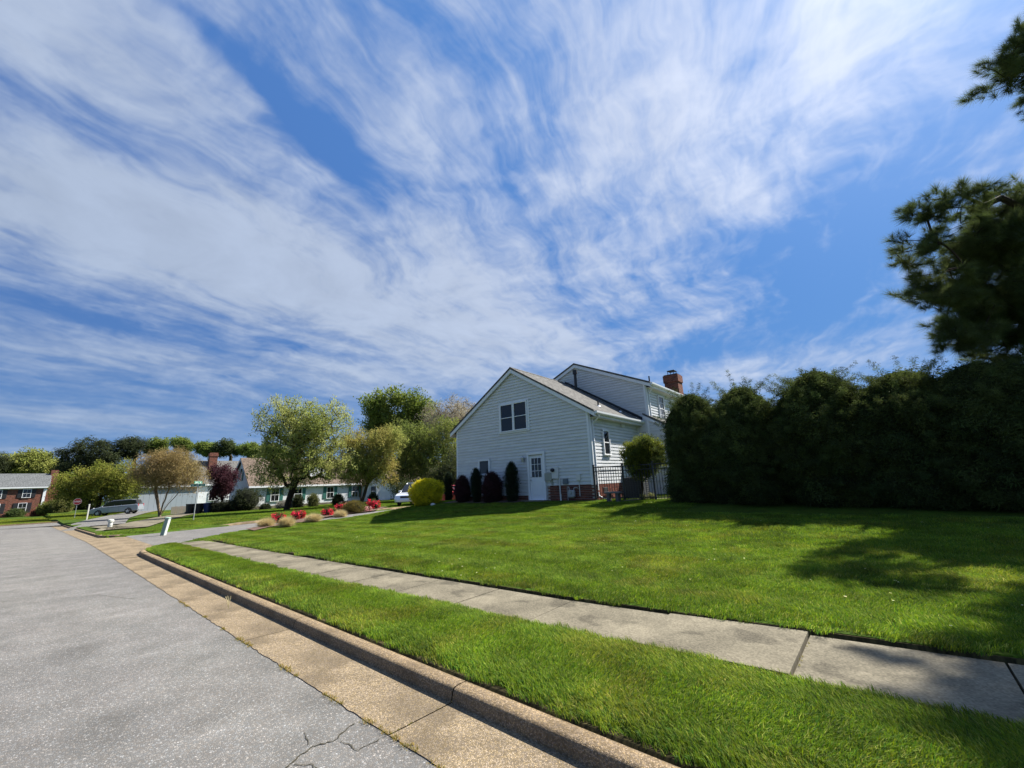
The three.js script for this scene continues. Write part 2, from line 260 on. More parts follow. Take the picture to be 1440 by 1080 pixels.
// the ground itself: one sheet out to the horizon, stepped down under road, kerb and sidewalk
{
  const ts = []; for (let t = -14; t < 30; t += 0.25) ts.push(t); for (let t = 30; t < 70; t += 1) ts.push(t); for (let t = 70; t < 1500; t *= 1.12) ts.push(t); ts.unshift(-1500, -400, -120, -50, -25);
  const colS = (t) => {
    const n = walkNear(clamp(t, -3, 19)), f = walkFar(clamp(t, -3, 19)), c = [-1500, -400, -120, -60, -30, -14, -9.2, -9, 0, 2.3, 2.5, 2.58, 2.60, 2.64, 2.70];
    for (let k = 1; k <= 8; k++) c.push(lerp(2.70, n - 0.06, k / 8));
    c.push(n - 0.02, n + 0.01, f - 0.03, f - 0.005, f + 0.035, f + 0.06);
    for (let s = f + 0.3; s < 19; s += 0.25) c.push(s);
    for (let s = 20; s < 60; s += 1) c.push(s); for (let s = 60; s < 1500; s *= 1.15) c.push(s);
    return c.slice(0, 125);
  };
  const m = colS(0).length;
  const g = sheet(ts.length - 1, m - 1, (u, v, i, j) => {
    const t = ts[i], s = colS(t)[j] ?? 1500, n = walkNear(clamp(t, -3, 19)), f = walkFar(clamp(t, -3, 19));
    let y = ground(s, -t);
    if (t < 17.5 && s > 2.3) {
      if (s < 2.59) y = -0.02; else if (s < n) y = s < 2.65 || s > n - 0.03 ? 0.075 : vergeY(s, n) - 0.015;
      else if (s < f + 0.02) y = 0.05; else if (s < f + 0.05) y = 0.11; else y = Math.max(y, 0.16);
    }
    return [s, y, -t];
  });
  structure('ground', g, MAT.turf, 'green turf ground spreading around the houses and trees', 'ground');
}

// ------------------------------------------------------------------ street, gutter, kerb, sidewalk, lane
{
  const street = structure('street', null, null, 'worn pale grey asphalt street running into the distance', 'street');
  const rows = 420;
  part(street, 'asphalt', worn(sheet(rows, 70, (u, v) => { const t = lerp(-14, T_CROSS + 9, u), s = lerp(-9, 1.94, v); return [s, roadY(t) + 0.004 + 0.05 * Math.sin(clamp((s + 9) / 10.9) * Math.PI), -t]; })), MAT.asphalt);
  const crack = mat(lin(0.055, 0.05, 0.035), 1);
  const line = (pts, w) => { const P = pts.map(([x, y]) => G0(x, y)); const r = rng(pts.length * 31 + 7), q = []; for (let i = 0; i < P.length - 1; i++) for (let k = 0; k < 7; k++) { const p = P[i].clone().lerp(P[i + 1], k / 7); q.push([p.x + (r() - 0.5) * 0.02, p.z + (r() - 0.5) * 0.02]); } q.push([P.at(-1).x, P.at(-1).z]);
    return sheet(q.length - 1, 1, (u, v, i, j) => { const a = q[Math.max(0, i - 1)], b = q[Math.min(q.length - 1, i + 1)], dx = b[0] - a[0], dz = b[1] - a[1], l = Math.hypot(dx, dz) || 1, ww = w * (0.35 + 0.9 * r()); const x = q[i][0] - dz / l * ww * (j - 0.5), z = q[i][1] + dx / l * ww * (j - 0.5); return [x, 0.0085 + 0.05 * Math.sin((x + 9) / 10.9 * Math.PI), z]; }); };
  function G0(px, py) { const d = toDir(px, py); return EYE.clone().addScaledVector(d, (0.06 - EYE.y) / d.y); }
  part(street, 'crack', line([[497, 1006], [470, 1030], [440, 1037], [415, 1058], [380, 1085]], 0.012), crack);
  part(street, 'crack', line([[535, 1026], [505, 1042], [480, 1030]], 0.007), crack);
  part(street, 'crack', line([[415, 1062], [440, 1063], [462, 1075], [480, 1095]], 0.008), crack);
  part(street, 'crack', line([[428, 1020], [434, 1036]], 0.006), crack);
  part(street, 'crack', line([[40, 846], [90, 838], [140, 833], [190, 838]], 0.010), crack);

  // gutter pans and kerb stones, cast in lengths with open joints
  const gutter = structure('gutter', null, null, 'tan exposed aggregate concrete gutter between asphalt and kerb', 'gutter');
  const kerb = structure('kerb', null, null, 'stained concrete kerb with rounded top edging the grass verge', 'kerb');
  const kerbLine = [[2.440, 0.002], [2.449, 0.05], [2.457, 0.078], [2.470, 0.094], [2.492, 0.101], [2.54, 0.104], [2.595, 0.101], [2.60, -0.02]];
  const kerbPiece = (t0, t1, drop = 0) => { const g = sheet(14, kerbLine.length - 1, (u, v, i, j) => { const t = lerp(t0, t1, u), k = kerbLine[j], f = 1 - drop * u; return [k[0] + (1 - f) * 0.05, roadY(t) + 0.006 + (k[1] - 0.006) * f, -t]; }); const p = g.attributes.position, uv = g.attributes.uv; for (let i = 0; i < p.count; i++) uv.setXY(i, p.getX(i) + p.getY(i), p.getZ(i)); return g; };
  const joints = [-14, -9.1, -6.05, -3.0, -0.1, 2.88, 5.9, 8.95, 12.0, 15.0, 16.7];
  const edgeLine = (a, b) => Array.from({ length: 81 }, (_, i) => { const t = lerp(a, b, i / 80); return [1.885 + 0.003 * Math.sin(t * 7) + 0.014 * (vnoise(t * 9, 3, 9) - 0.5) + 0.008 * (vnoise(t * 31, 5, 9) - 0.5), t]; });
  for (let i = 0; i < joints.length - 1; i++) {
    const a = joints[i] + 0.006, b = joints[i + 1] - 0.006;
    part(kerb, 'kerb_length', kerbPiece(a, b), MAT.kerb); 
    part(gutter, 'gutter_pan', strip(edgeLine(a, b), [[2.444, a], [2.444, b]], 80, (s, t) => 0.0105 - 0.008 * clamp((s - 1.885) / 0.55), 5), MAT.gutter);
  }
  part(gutter, 'joint_bed', strip([[1.86, -14], [1.86, 16.7]], [[2.59, -14], [2.59, 16.7]], 4, () => -0.012), MAT.soil);
  part(gutter, 'lane_apron', strip([[1.885, 16.7], [1.87, 22], [1.85, 28.2]], [[2.5, 16.72], [3.35, 19.0], [3.45, 24], [3.2, 26.4], [2.5, 28.2]], 60, (s, t) => 0.012 + roadY(t) + 0.004 * (s - 1.9), 6), MAT.gutter);
  for (let t = 28.2; t < 46; t += 3) {
    part(gutter, 'gutter_pan', strip([[1.85, t], [1.82, t + 2.98]], [[2.444, t], [2.444, t + 2.98]], 6, (s, tt) => 0.012 + roadY(tt), 2), MAT.gutter);
    part(kerb, 'kerb_length', kerbPiece(t, t + 2.98), MAT.kerb);
  }
  // the kerb return into the lane
  const kerbReturn = (ret, yOf, drop) => part(kerb, 'kerb_return', sheet(28, 4, (u, v, i, j) => { const x = u * (ret.length - 1), q = Math.min(ret.length - 2, Math.floor(x)), f = x - q, s = lerp(ret[q][0], ret[q + 1][0], f), t = lerp(ret[q][1], ret[q + 1][1], f), dx = ret[q + 1][0] - ret[q][0], dt = ret[q + 1][1] - ret[q][1], l = Math.hypot(dx, dt), sg = drop > 0 ? 1 : -1, o = [[-0.08, -0.02], [-0.07, 0.07], [-0.03, 0.10], [0.07, 0.102], [0.08, -0.02]][j]; return [s - sg * dt / l * o[0], yOf(s, t) + o[1] * (j > 0 && j < 4 ? 1 - Math.abs(drop) * smooth(0.55, 1, u) : 1), -(t + sg * dx / l * o[0])]; }), MAT.kerb);
  kerbReturn([[2.52, 28.2], [2.53, 27.7], [2.64, 27.15], [2.9, 26.75], [3.4, 26.58], [4.2, 26.5], [5.2, 26.5]], (s, t) => laneY(s) + roadY(t), 0.6);
  kerbReturn([[2.52, 16.7], [2.525, 17.1], [2.58, 17.5], [2.72, 17.85], [2.95, 18.15], [3.3, 18.45]], (s) => 0.012, -0.7);
  for (let t = 46.2; t < T_CROSS - 3; t += 3) part(kerb, 'kerb_length', kerbPiece(t, t + 2.98), MAT.kerb);
  part(gutter, 'gutter_pan', strip([[1.82, 46.2], [1.8, T_CROSS - 1]], [[2.444, 46.2], [2.444, T_CROSS - 1]], 12, (s, tt) => 0.012 + roadY(tt), 2), MAT.gutter);

  // the crossing street with its far kerb
  const cross = structure('crossing_street', null, null, 'asphalt street crossing the end of the road', 'street');
  part(cross, 'asphalt', worn(strip([[-70, T_CROSS - 1], [40, T_CROSS - 1]], [[-70, T_CROSS + 8], [40, T_CROSS + 8]], 30, (s, t) => roadY(t) + 0.06, 2)), MAT.asphalt);
  part(cross, 'far_kerb', box(110, 0.16, 0.2, -15, roadY(60) + 0.10, -(T_CROSS + 8.1)), MAT.kerb);
  part(cross, 'near_kerb', box(37, 0.14, 0.2, 21, roadY(60) + 0.08, -(T_CROSS - 1.1)), MAT.kerb);

  // the lane beside the lawn, with the kerb on its far side
  const lane = structure('lane', null, null, 'grey asphalt lane turning off the street beside the flower bed', 'lane');
  const A = [], B = []; for (let s = 3.2; s <= 30; s += 0.4) { A.push([s, laneNear(s) - 0.02]); B.push([s, laneFar(s) + 0.05]); }
  part(lane, 'asphalt', worn(strip(A, B, 140, (s) => laneY(s) + 0.004, 24)), MAT.asphalt);
  const kp = []; for (let s = 5.2; s <= 26; s += 0.5) kp.push([s, laneFar(s) + 0.1]);
  part(lane, 'kerb', sheet(kp.length - 1, 3, (u, v, i, j) => { const y = laneY(kp[i][0]), q = [[-0.09, 0], [-0.06, 0.13], [0.1, 0.14], [0.11, -0.05]][j]; return [kp[i][0], y + q[1] * (0.4 + 0.6 * smooth(6.5, 8, kp[i][0])), -(kp[i][1] + q[0])]; }), MAT.kerb);

  // sidewalk slabs, one of them heaved
  const walk = structure('sidewalk', null, null, 'weathered concrete sidewalk of square slabs across the lawn', 'sidewalk');
  const cut = [-3.0, -1.7, -0.43, 0.84, 2.14, 3.38, 4.65, 5.93, 7.2, 8.5, 9.75, 11.0, 12.3, 13.55, 14.8, 16.1, 17.2, 18.2];
  for (let i = 0; i < cut.length - 1; i++) {
    const a = cut[i] + 0.009, b = cut[i + 1] - 0.009, r = rng(900 + i), lift = i === 2 ? 0.0 : i === 3 ? 0.022 : r() * 0.008, far = i === 2 ? 0.0 : 0;
    const sh = (t) => (i === 3 ? 0.10 * (1 - clamp((t - 0.82) / 1.26)) : 0) + far;
    const y = (s, t) => 0.130 + lift + (s - 4.6) * 0.012, e = 0.012;
    const top = sheet(4, 6, (u, v) => { const t = lerp(a, b, u), s = lerp(walkNear(t), walkFar(t) + sh(t) * 0.6, v); const edge = v === 0 || v === 1 || u === 0 || u === 1; return [s, y(s, t) - (edge ? 0.006 : 0), -t]; });
    const rim = []; const corner = (t, f) => { const s = f ? walkFar(t) + sh(t) * 0.6 : walkNear(t); return [s, -t]; };
    const C = [corner(a, 0), corner(b, 0), corner(b, 1), corner(a, 1)];
    for (let k = 0; k < 4; k++) { const p = C[k], q = C[(k + 1) % 4]; rim.push(sheet(1, 1, (u, v) => { const x = lerp(p[0], q[0], u), z = lerp(p[1], q[1], u); return [x, v ? 0.01 : y(x, -z) - 0.006, z]; })); }
    part(walk, 'slab', join(top, ...rim), MAT.concrete);
  }
  part(walk, 'joint_bed', strip([[walkNear(-3), -3], [walkNear(18), 18]], [[walkFar(-3), -3], [walkFar(18), 18]], 8, () => 0.085), MAT.soil);
  part(walk, 'soil_edge', strip([[walkFar(-3) - 0.01, -3], [walkFar(3.2) - 0.01, 3.2], [walkFar(9) - 0.01, 9], [walkFar(18) - 0.01, 18]], [[walkFar(-3) + 0.16, -3], [walkFar(3.2) + 0.16, 3.2], [walkFar(9) + 0.16, 9], [walkFar(18) + 0.16, 18]], 60, (s, t) => { const k = s - walkFar(t); return k < 0.03 ? 0.09 : 0.162; }, 8), MAT.soil);
  part(walk, 'soil_edge', strip([[walkNear(-3) - 0.12, -3], [walkNear(3.3) - 0.12, 3.3], [walkNear(8) - 0.12, 8], [walkNear(18) - 0.12, 18]], [[walkNear(-3) + 0.0, -3], [walkNear(3.3), 3.3], [walkNear(8), 8], [walkNear(18), 18]], 60, () => 0.124, 3), MAT.soil);
  part(kerb, 'soil_edge', strip([[2.60, -14], [2.60, 16.7]], [[2.72, -14], [2.72, 16.7]], 60, (s) => s < 2.63 ? 0.06 : 0.098, 6), MAT.soil);
  part(walk, 'lane_ramp', strip([[3.0, 18.2], [3.2, 18.75], [3.5, 19.2]], [[4.3, 18.2], [4.5, 19.0], [4.7, 20.2]], 6, (s, t) => lerp(0.128, 0.035, smooth(18.2, 19.8, t)), 3), MAT.concrete);
}
const DRIVES = [], onDrive = (s, t) => DRIVES.some(([a, b, c, d, w]) => { const k = clamp(((s - a) * (c - a) + (t - b) * (d - b)) / ((c - a) ** 2 + (d - b) ** 2)); return Math.hypot(s - a - (c - a) * k, t - b - (d - b) * k) < w; });
// the far side of the lane: walk across the corner, driveways
{
  const drive = (name, label, pts, w, m = MAT.concrete, dy = 0.06) => {
    const P = pts.map(([x, y]) => G(x, y)); const L = [], R = [];
    P.forEach((p, i) => { const a = P[Math.max(0, i - 1)], b = P[Math.min(P.length - 1, i + 1)], d = V(b.x - a.x, 0, b.z - a.z).normalize(); L.push([p.x - d.z * w / 2, -(p.z + d.x * w / 2)]); R.push([p.x + d.z * w / 2, -(p.z - d.x * w / 2)]); });
    for (let i = 0; i < P.length - 1; i++) DRIVES.push([P[i].x, -P[i].z, P[i + 1].x, -P[i + 1].z, w / 2 + 0.45]);
    structure(name, worn(strip(L, R, 24, (s, t) => ground(s, -t) + dy, 4)), m, label, 'driveway');
  };
  drive('driveway', 'pale concrete driveway leading up to the wheelie bins', [[168, 745], [205, 735], [240, 727], [272, 721], [310, 716]], 2.4);
  drive('driveway', 'asphalt driveway under the parked grey minivan', [[128, 741], [150, 731], [178, 724], [205, 719]], 3.4, MAT.asphalt, 0.065);
  drive('footpath', 'short concrete footpath across the grass corner', [[142, 741], [160, 743], [176, 744]], 1.1);
}
// ------------------------------------------------------------------ grass: blades in small patches, laid over and over
const leafy = (r, g, b, tr = 0.35, more = {}) => new THREE.MeshPhysicalMaterial({ color: lin(r, g, b), roughness: 1, transmission: tr, thickness: 0, side: THREE.DoubleSide, specularIntensity: 0.25, ...more });
function bladePatch(size, count, len, wid, lean, seed) {
  const r = rng(seed), pos = [], col = [];
  for (let i = 0; i < count; i++) {
    const x = (r() - 0.5) * size, z = (r() - 0.5) * size, a = r() * 6.283, l = len * (0.55 + 0.7 * r()), w = wid * (0.7 + 0.6 * r()), cx = Math.cos(a), cz = Math.sin(a);
    const bend = 0.2 + 0.9 * r(), la = r() * 6.283, lx = Math.cos(la) * bend * l * 0.55 + lean * l, lz = Math.sin(la) * bend * l * 0.55;
    const b0 = [x - cx * w / 2, 0, z - cz * w / 2], b1 = [x + cx * w / 2, 0, z + cz * w / 2], mx = x + lx * 0.35, mz = z + lz * 0.35, my = l * 0.6;
    const m0 = [mx - cx * w * 0.42, my, mz - cz * w * 0.42], m1 = [mx + cx * w * 0.42, my, mz + cz * w * 0.42], tip = [x + lx, l * (1 - 0.25 * bend), z + lz];
    pos.push(...b0, ...b1, ...m1, ...b0, ...m1, ...m0, ...m0, ...m1, ...tip);
    const k = r(), dry = r() > 0.955, c = dry ? [2.6, 1.7, 6] : [lerp(0.35, 1.7, k), lerp(0.45, 1.5, k * 0.75 + r() * 0.25), lerp(0.5, 1.6, r())];
    for (let q = 0; q < 9; q++) col.push(...c);
  }
  const g = new THREE.BufferGeometry(); g.setAttribute('position', new THREE.Float32BufferAttribute(pos, 3)); g.setAttribute('color', new THREE.Float32BufferAttribute(col, 3)); g.computeVertexNormals();
  return g;
}
const grassMat = leafy(0.158, 0.250, 0.016, 0.45, { vertexColors: true });
const GRASS = { sets: [] };
function grassField(name, label, variants, spots) {       // spots: [x, y, z, turn, scale, height, r, g, b]
  const parent = new THREE.Group(); parent.name = unique(name); describe(parent, label, 'grass', null, 'stuff'); scene.add(parent);
  variants.forEach((geo, k) => {
    const mine = spots.filter((_, i) => i % variants.length === k), m = new THREE.InstancedMesh(geo, grassMat, mine.length), o = new THREE.Object3D(), c = new THREE.Color();
    mine.forEach((p, i) => { o.position.set(p[0], p[1], p[2]); o.rotation.set(0, p[3], 0); o.scale.set(p[4], p[5], p[4]); o.updateMatrix(); m.setMatrixAt(i, o.matrix); m.setColorAt(i, c.setRGB(p[6], p[7], p[8])); });
    m.name = 'blades'; m.userData.kind = 'stuff'; parent.add(m);
  });
}
{
  const near = [1, 2, 3, 4].map((k) => bladePatch(0.24, 230, 0.062, 0.0050, 0.36, 400 + k));
  const mid = [1, 2, 3].map((k) => bladePatch(0.42, 300, 0.062, 0.0075, 0.32, 420 + k));
  const farP = [1, 2, 3].map((k) => bladePatch(1.6, 420, 0.10, 0.022, 0.2, 440 + k));
  const tone = (s, t, r) => { const n = fbm(s * 0.8, t * 0.8, 3, 15), f = fbm(s * 3.5, t * 3.5, 2, 19), y = smooth(0.55, 0.75, fbm(s * 1.7 + 9, t * 1.7, 3, 23)); const v = 0.88 + 0.4 * (n - 0.5) + 0.45 * (f - 0.5) + 0.6 * (r() - 0.5); return [v * (0.95 + 0.25 * y), v, v * (0.9 + 0.3 * y)]; };
  // the verge between kerb and sidewalk: mown in two directions
  {
    const r = rng(51), spots = [];
    for (let t = -3; t < 18.6; t += t < 7 ? 0.085 : 0.11) for (let s = 2.66; s < 4.3; s += t < 7 ? 0.085 : 0.11) {
      const S = s + (r() - 0.5) * 0.08, TT = t + (r() - 0.5) * 0.08, end = laneNear(S) - 0.16;
      if (S > walkNear(TT) - 0.09 || S < 2.735 || TT > end) continue;
      const along = Math.sin((S - 2.5) * 6.0) > -0.1 ? 0 : Math.PI, c = tone(S, TT, r);
      const y = vergeY(S, walkNear(TT)) - 0.018;
      const edge = S < 2.8 || S > walkNear(TT) - 0.2 ? 0.85 : 1;
      spots.push([S, y, -TT, Math.PI / 2 + along + (r() - 0.5) * 0.9, 1, edge * (0.75 + 0.45 * r()), ...c]);
    }
    grassField('grass_verge', 'thick mown green grass strip between kerb and sidewalk', near, spots);
  }
  // the lawn up to the house
  {
    const r = rng(52), a = [], b = [];
    const inLawn = (S, TT) => S > walkFar(Math.min(TT, 19)) + 0.11 && !(TT > laneNear(S) - 0.35) && !(S > 15.75 && TT > 9.3 && TT < 19.2) && !(S > 13.4 && TT < 5.2) && S < 24;
    for (let t = -5; t < 23; t += 0.13) for (let s = 4.3; s < 9.5; s += 0.13) { const S = s + (r() - 0.5) * 0.12, TT = t + (r() - 0.5) * 0.12; if (!inLawn(S, TT) || TT > 9 + (S - 5) * 0.5 || TT < -1.5 - 0.5 * (9.5 - S) * 0) continue; const c = tone(S, TT, r), along = (Math.sin(S * 5.6) > 0 ? 0 : Math.PI) + (r() - 0.5) * 1.2; a.push([S, Math.max(ground(S, -TT), TT < 17.5 ? 0.16 : 0) - 0.012, -TT, Math.PI / 2 + along + (r() - 0.5) * 1.4, 1.08, 0.75 + 0.5 * r(), ...c]); }
    for (let t = -6; t < 24; t += 0.2) for (let s = 4.3; s < 24; s += 0.2) { const S = s + (r() - 0.5) * 0.19, TT = t + (r() - 0.5) * 0.19; if (!inLawn(S, TT)) continue; if (S < 9.3 && !(TT > 9 + (S - 5) * 0.5)) continue; const c = tone(S, TT, r), along = (Math.sin(S * 5.6) > 0 ? 0 : Math.PI) + (r() - 0.5) * 1.2; b.push([S, Math.max(ground(S, -TT), TT < 17.5 ? 0.16 : 0) - 0.012, -TT, Math.PI / 2 + along + (r() - 0.5) * 1.4, 1.0, 0.75 + 0.5 * r(), ...c]); }
    grassField('lawn_grass', 'bright mown lawn grass near the sidewalk', near, a);
    const fl = a.concat(b).filter((p) => fbm(p[0] * 0.9, p[2] * 0.9, 3, 301) > 0.52 && r() < 0.035).map((p) => [p[0] + (r() - 0.5) * 0.2, p[1] + 0.045, p[2] + (r() - 0.5) * 0.2, r() * 6.28, 0.5 + 0.5 * r(), 0.5 + 0.4 * r(), 5.5, 3.6, 40]);
    grassField('lawn_clover', 'tiny pale clover heads scattered over the lawn', [bladePatch(0.03, 12, 0.012, 0.012, 0, 470)], fl);
    grassField('lawn_grass', 'bright mown lawn grass around the white house', mid, b);
  }
  // grass across the lane and beyond
  {
    const r = rng(53), c = [];
    for (let t = 26; t < 58; t += 0.75) for (let s = 2.6; s < 34; s += 0.75) { const S = s + (r() - 0.5) * 0.7, TT = t + (r() - 0.5) * 0.7; if (TT < laneFar(S) + 0.5 || S < 2.75 || onDrive(S, TT)) continue; const k = tone(S * 0.5, TT * 0.5, r); c.push([S, ground(S, -TT) - 0.01, -TT, r() * 6.28, 0.55, 0.7, ...k]); }
    for (let t = 68.5; t < 100; t += 1.1) for (let s = -60; s < 12; s += 1.1) { const S = s + r(), TT = t + r(), k = tone(S * 0.5, TT * 0.5, r); c.push([S, ground(S, -TT) - 0.01, -TT, r() * 6.28, 0.8, 0.7, k[0] * 1.2, k[1], k[2]]); }
    grassField('far_grass', 'mown grass across the lane and beyond the crossing street', farP, c);
  }
  // weeds in the joint between asphalt and gutter, a dry sprig in the gutter
  {
    const r = rng(54), tuft = [bladePatch(0.05, 26, 0.03, 0.004, 0.1, 460), bladePatch(0.07, 30, 0.022, 0.004, 0.2, 461)], spots = [];
    for (let t = 1.6; t < 9; t += 0.035) if (fbm(t * 2.2, 3, 3, 71) > 0.47 && r() < 0.7) spots.push([1.882 + (r() - 0.5) * 0.03, 0.012, -t, r() * 6.28, 0.5 + 0.6 * r(), 0.4 + 0.7 * r(), 1.5, 0.85, 1.5]);
    for (const c of [-0.1, 2.88, 0.82]) for (let k = 0; k < 8; k++) spots.push([c === 0.82 ? lerp(4.1, 5.0, r()) : lerp(1.9, 2.45, r() * r()), c === 0.82 ? 0.128 : 0.008, -c - (r() - 0.5) * 0.015, r() * 6.28, 0.25, 0.3 + 0.3 * r(), 1.4, 0.9, 1.2]);
    grassField('weeds', 'small dry weeds growing in the pavement joints', tuft, spots);
    const p = EYE.clone().addScaledVector(toDir(321, 856), (0.01 - EYE.y) / toDir(321, 856).y), tw = [];
    for (let k = 0; k < 7; k++) { const a = r() * 6.28, h = 0.10 + r() * 0.12, e = 0.05 + 0.05 * r(); tw.push(tubeThrough([[0, 0, 0], [Math.cos(a) * e * 0.3, h * 0.5, Math.sin(a) * e * 0.3], [Math.cos(a) * e, h, Math.sin(a) * e]], 0.0022, 4)); }
    const o = single('dry_weed', join(tw), mat(lin(0.42, 0.36, 0.2), 0.9), 'dry straw coloured weed sprouting from the gutter at the kerb', 'weed'); o.position.copy(p);
  }
}
// ------------------------------------------------------------------ trees and shrubs
// Branches grow from the trunk to points spread through the crown; limbs thicken with what they carry.
function tube(segs) {                                       // [p0, p1, r0, r1]
  const N = 6, pos = [], nor = [], uv = [], idx = [], d = V(0, 0, 0), a = V(0, 0, 0), b = V(0, 0, 0);
  for (const [p, q, r0, r1] of segs) {
    const n = r0 > 0.03 ? 8 : 5, base = pos.length / 3; d.copy(q).sub(p); const len = d.length(); if (len < 1e-4) continue; d.divideScalar(len);
    a.set(Math.abs(d.y) < 0.9 ? 0 : 1, Math.abs(d.y) < 0.9 ? 1 : 0, 0).cross(d).normalize(); b.copy(d).cross(a);
    for (let k = 0; k <= n; k++) { const c = Math.cos(k / n * 6.2832), s = Math.sin(k / n * 6.2832), nx = a.x * c + b.x * s, ny = a.y * c + b.y * s, nz = a.z * c + b.z * s; pos.push(p.x + nx * r0, p.y + ny * r0, p.z + nz * r0, q.x + nx * r1, q.y + ny * r1, q.z + nz * r1); nor.push(nx, ny, nz, nx, ny, nz); uv.push(k / n * 0.6, 0, k / n * 0.6, len); }
    for (let k = 0; k < n; k++) { const i = base + k * 2; idx.push(i, i + 2, i + 1, i + 1, i + 2, i + 3); }
  }
  const g = new THREE.BufferGeometry(); g.setAttribute('position', new THREE.Float32BufferAttribute(pos, 3)); g.setAttribute('normal', new THREE.Float32BufferAttribute(nor, 3)); g.setAttribute('uv', new THREE.Float32BufferAttribute(uv, 2)); g.setIndex(idx);
  return g;
}
function grow({ trunks, blobs, n, seed, r0, wig = 0.12, shell = 0.35, thin = 0.006, droop = 0 }) {
  const R = rng(seed), nodes = [], add = (p, parent) => { nodes.push({ p, parent, w: 0 }); return nodes.length - 1; };
  trunks.forEach((pts) => { let prev = -1; pts.forEach((p, i) => { prev = i === 0 && nodes.length ? add(p, 0) : add(p, prev); }); });
  const vol = blobs.map((b) => b.rx * b.ry * b.rz), tot = vol.reduce((x, y) => x + y, 0), pts = [];
  for (let i = 0; i < n; i++) {
    let k = R() * tot, j = 0; while (j < vol.length - 1 && k > vol[j]) k -= vol[j++];
    const b = blobs[j], u = R() * 2 - 1, a = R() * 6.2832, s = Math.sqrt(1 - u * u), r = Math.pow(R(), shell);
    pts.push(b.c.clone().addScaledVector(b.ax, s * Math.cos(a) * r * b.rx).addScaledVector(b.az, s * Math.sin(a) * r * b.rz).add(V(0, u * r * b.ry, 0)));
  }
  const top = trunks[0].at(-1); pts.sort((x, y) => x.distanceTo(top) - y.distanceTo(top));
  const tips = [];
  for (const q of pts) {
    let best = 0, bd = 1e9;
    for (let i = 0; i < nodes.length; i++) { const m = nodes[i].p, dy = q.y - m.y, dd = Math.hypot(q.x - m.x, q.z - m.z, dy) * (dy < 0 ? 1.35 : 1) + (i < trunks[0].length - 1 ? 0.2 : 0); if (dd < bd) { bd = dd; best = i; } }
    const p = nodes[best].p, len = p.distanceTo(q), steps = Math.max(1, Math.min(4, Math.round(len / 0.5))); let prev = best;
    for (let k = 1; k <= steps; k++) { const f = k / steps, w = k < steps ? wig * len : 0; prev = add(p.clone().lerp(q, f).add(V((R() - 0.5) * w, (R() - 0.5) * w + Math.sin(f * 3.14) * len * (0.08 - droop), (R() - 0.5) * w)), prev); }
    tips.push(prev);
  }
  for (let i = nodes.length - 1; i >= 0; i--) { const m = nodes[i]; m.w = Math.max(m.w, 1); if (m.parent >= 0) nodes[m.parent].w += m.w; }
  const W = nodes[0].w, rad = (m) => Math.max(thin, r0 * Math.pow(m.w / W, 0.46));
  const limbs = [], stem = new Set(); let c = 0; trunks.forEach((t) => { t.forEach(() => stem.add(c++)); });
  const trunkSegs = [], limbSegs = [];
  nodes.forEach((m, i) => { if (m.parent < 0) return; const par = nodes[m.parent], a = Math.min(rad(par), rad(m) * 1.5); (stem.has(i) ? trunkSegs : limbSegs).push([par.p, m.p, stem.has(i) ? rad(par) : a, rad(m)]); });
  return { trunkSegs, limbSegs, tips: tips.map((i) => { const m = nodes[i], par = nodes[m.parent]; return { p: m.p, d: m.p.clone().sub(par.p).normalize() }; }), nodes };
}
// a handful of leaves: bent quads round a point
function leafClump(count, radius, len, wid, seed, flat = 0) {
  const r = rng(seed), pos = [];
  for (let i = 0; i < count; i++) {
    const c = V(r() - 0.5, (r() - 0.5) * (1 - flat * 0.5), r() - 0.5).multiplyScalar(2 * radius * Math.cbrt(r())), d = V(r() - 0.5, (r() - 0.5) * (1 - flat) - 0.15, r() - 0.5).normalize(), s = V(r() - 0.5, (r() - 0.5) * (1 - flat), r() - 0.5).cross(d).normalize(), up = d.clone().cross(s);
    const l = len * (0.6 + 0.7 * r()), w = wid * (0.6 + 0.7 * r()), A = c, B = c.clone().addScaledVector(d, l * 0.5).addScaledVector(s, w / 2).addScaledVector(up, l * 0.08), C = c.clone().addScaledVector(d, l).addScaledVector(up, -l * 0.06), D = c.clone().addScaledVector(d, l * 0.5).addScaledVector(s, -w / 2).addScaledVector(up, l * 0.08);
    for (const q of [A, B, C, A, C, D]) pos.push(q.x, q.y, q.z);
  }
  const g = new THREE.BufferGeometry(); g.setAttribute('position', new THREE.Float32BufferAttribute(pos, 3)); g.computeVertexNormals(); return g;
}
// pine needles: a brush of long needles round the end of a twig (pointing +y)
function needleBrush(count, len, wid, stem, seed) {
  const r = rng(seed), pos = [];
  for (let i = 0; i < count; i++) {
    const h = stem * r(), a = r() * 6.2832, tilt = lerp(1.25, 0.25, h / stem) + (r() - 0.5) * 0.5, l = len * (0.7 + 0.5 * r()), d = V(Math.cos(a) * Math.sin(tilt), Math.cos(tilt), Math.sin(a) * Math.sin(tilt)), s = V(r() - 0.5, r() - 0.5, r() - 0.5).cross(d).normalize().multiplyScalar(wid / 2);
    const p = V(0, h, 0), t = p.clone().addScaledVector(d, l).add(V(0, -l * 0.08, 0));
    for (const q of [p.clone().sub(s), p.clone().add(s), t]) pos.push(q.x, q.y, q.z);
  }
  const g = new THREE.BufferGeometry(); g.setAttribute('position', new THREE.Float32BufferAttribute(pos, 3)); g.computeVertexNormals(); return g;
}
const UP = V(0, 1, 0);
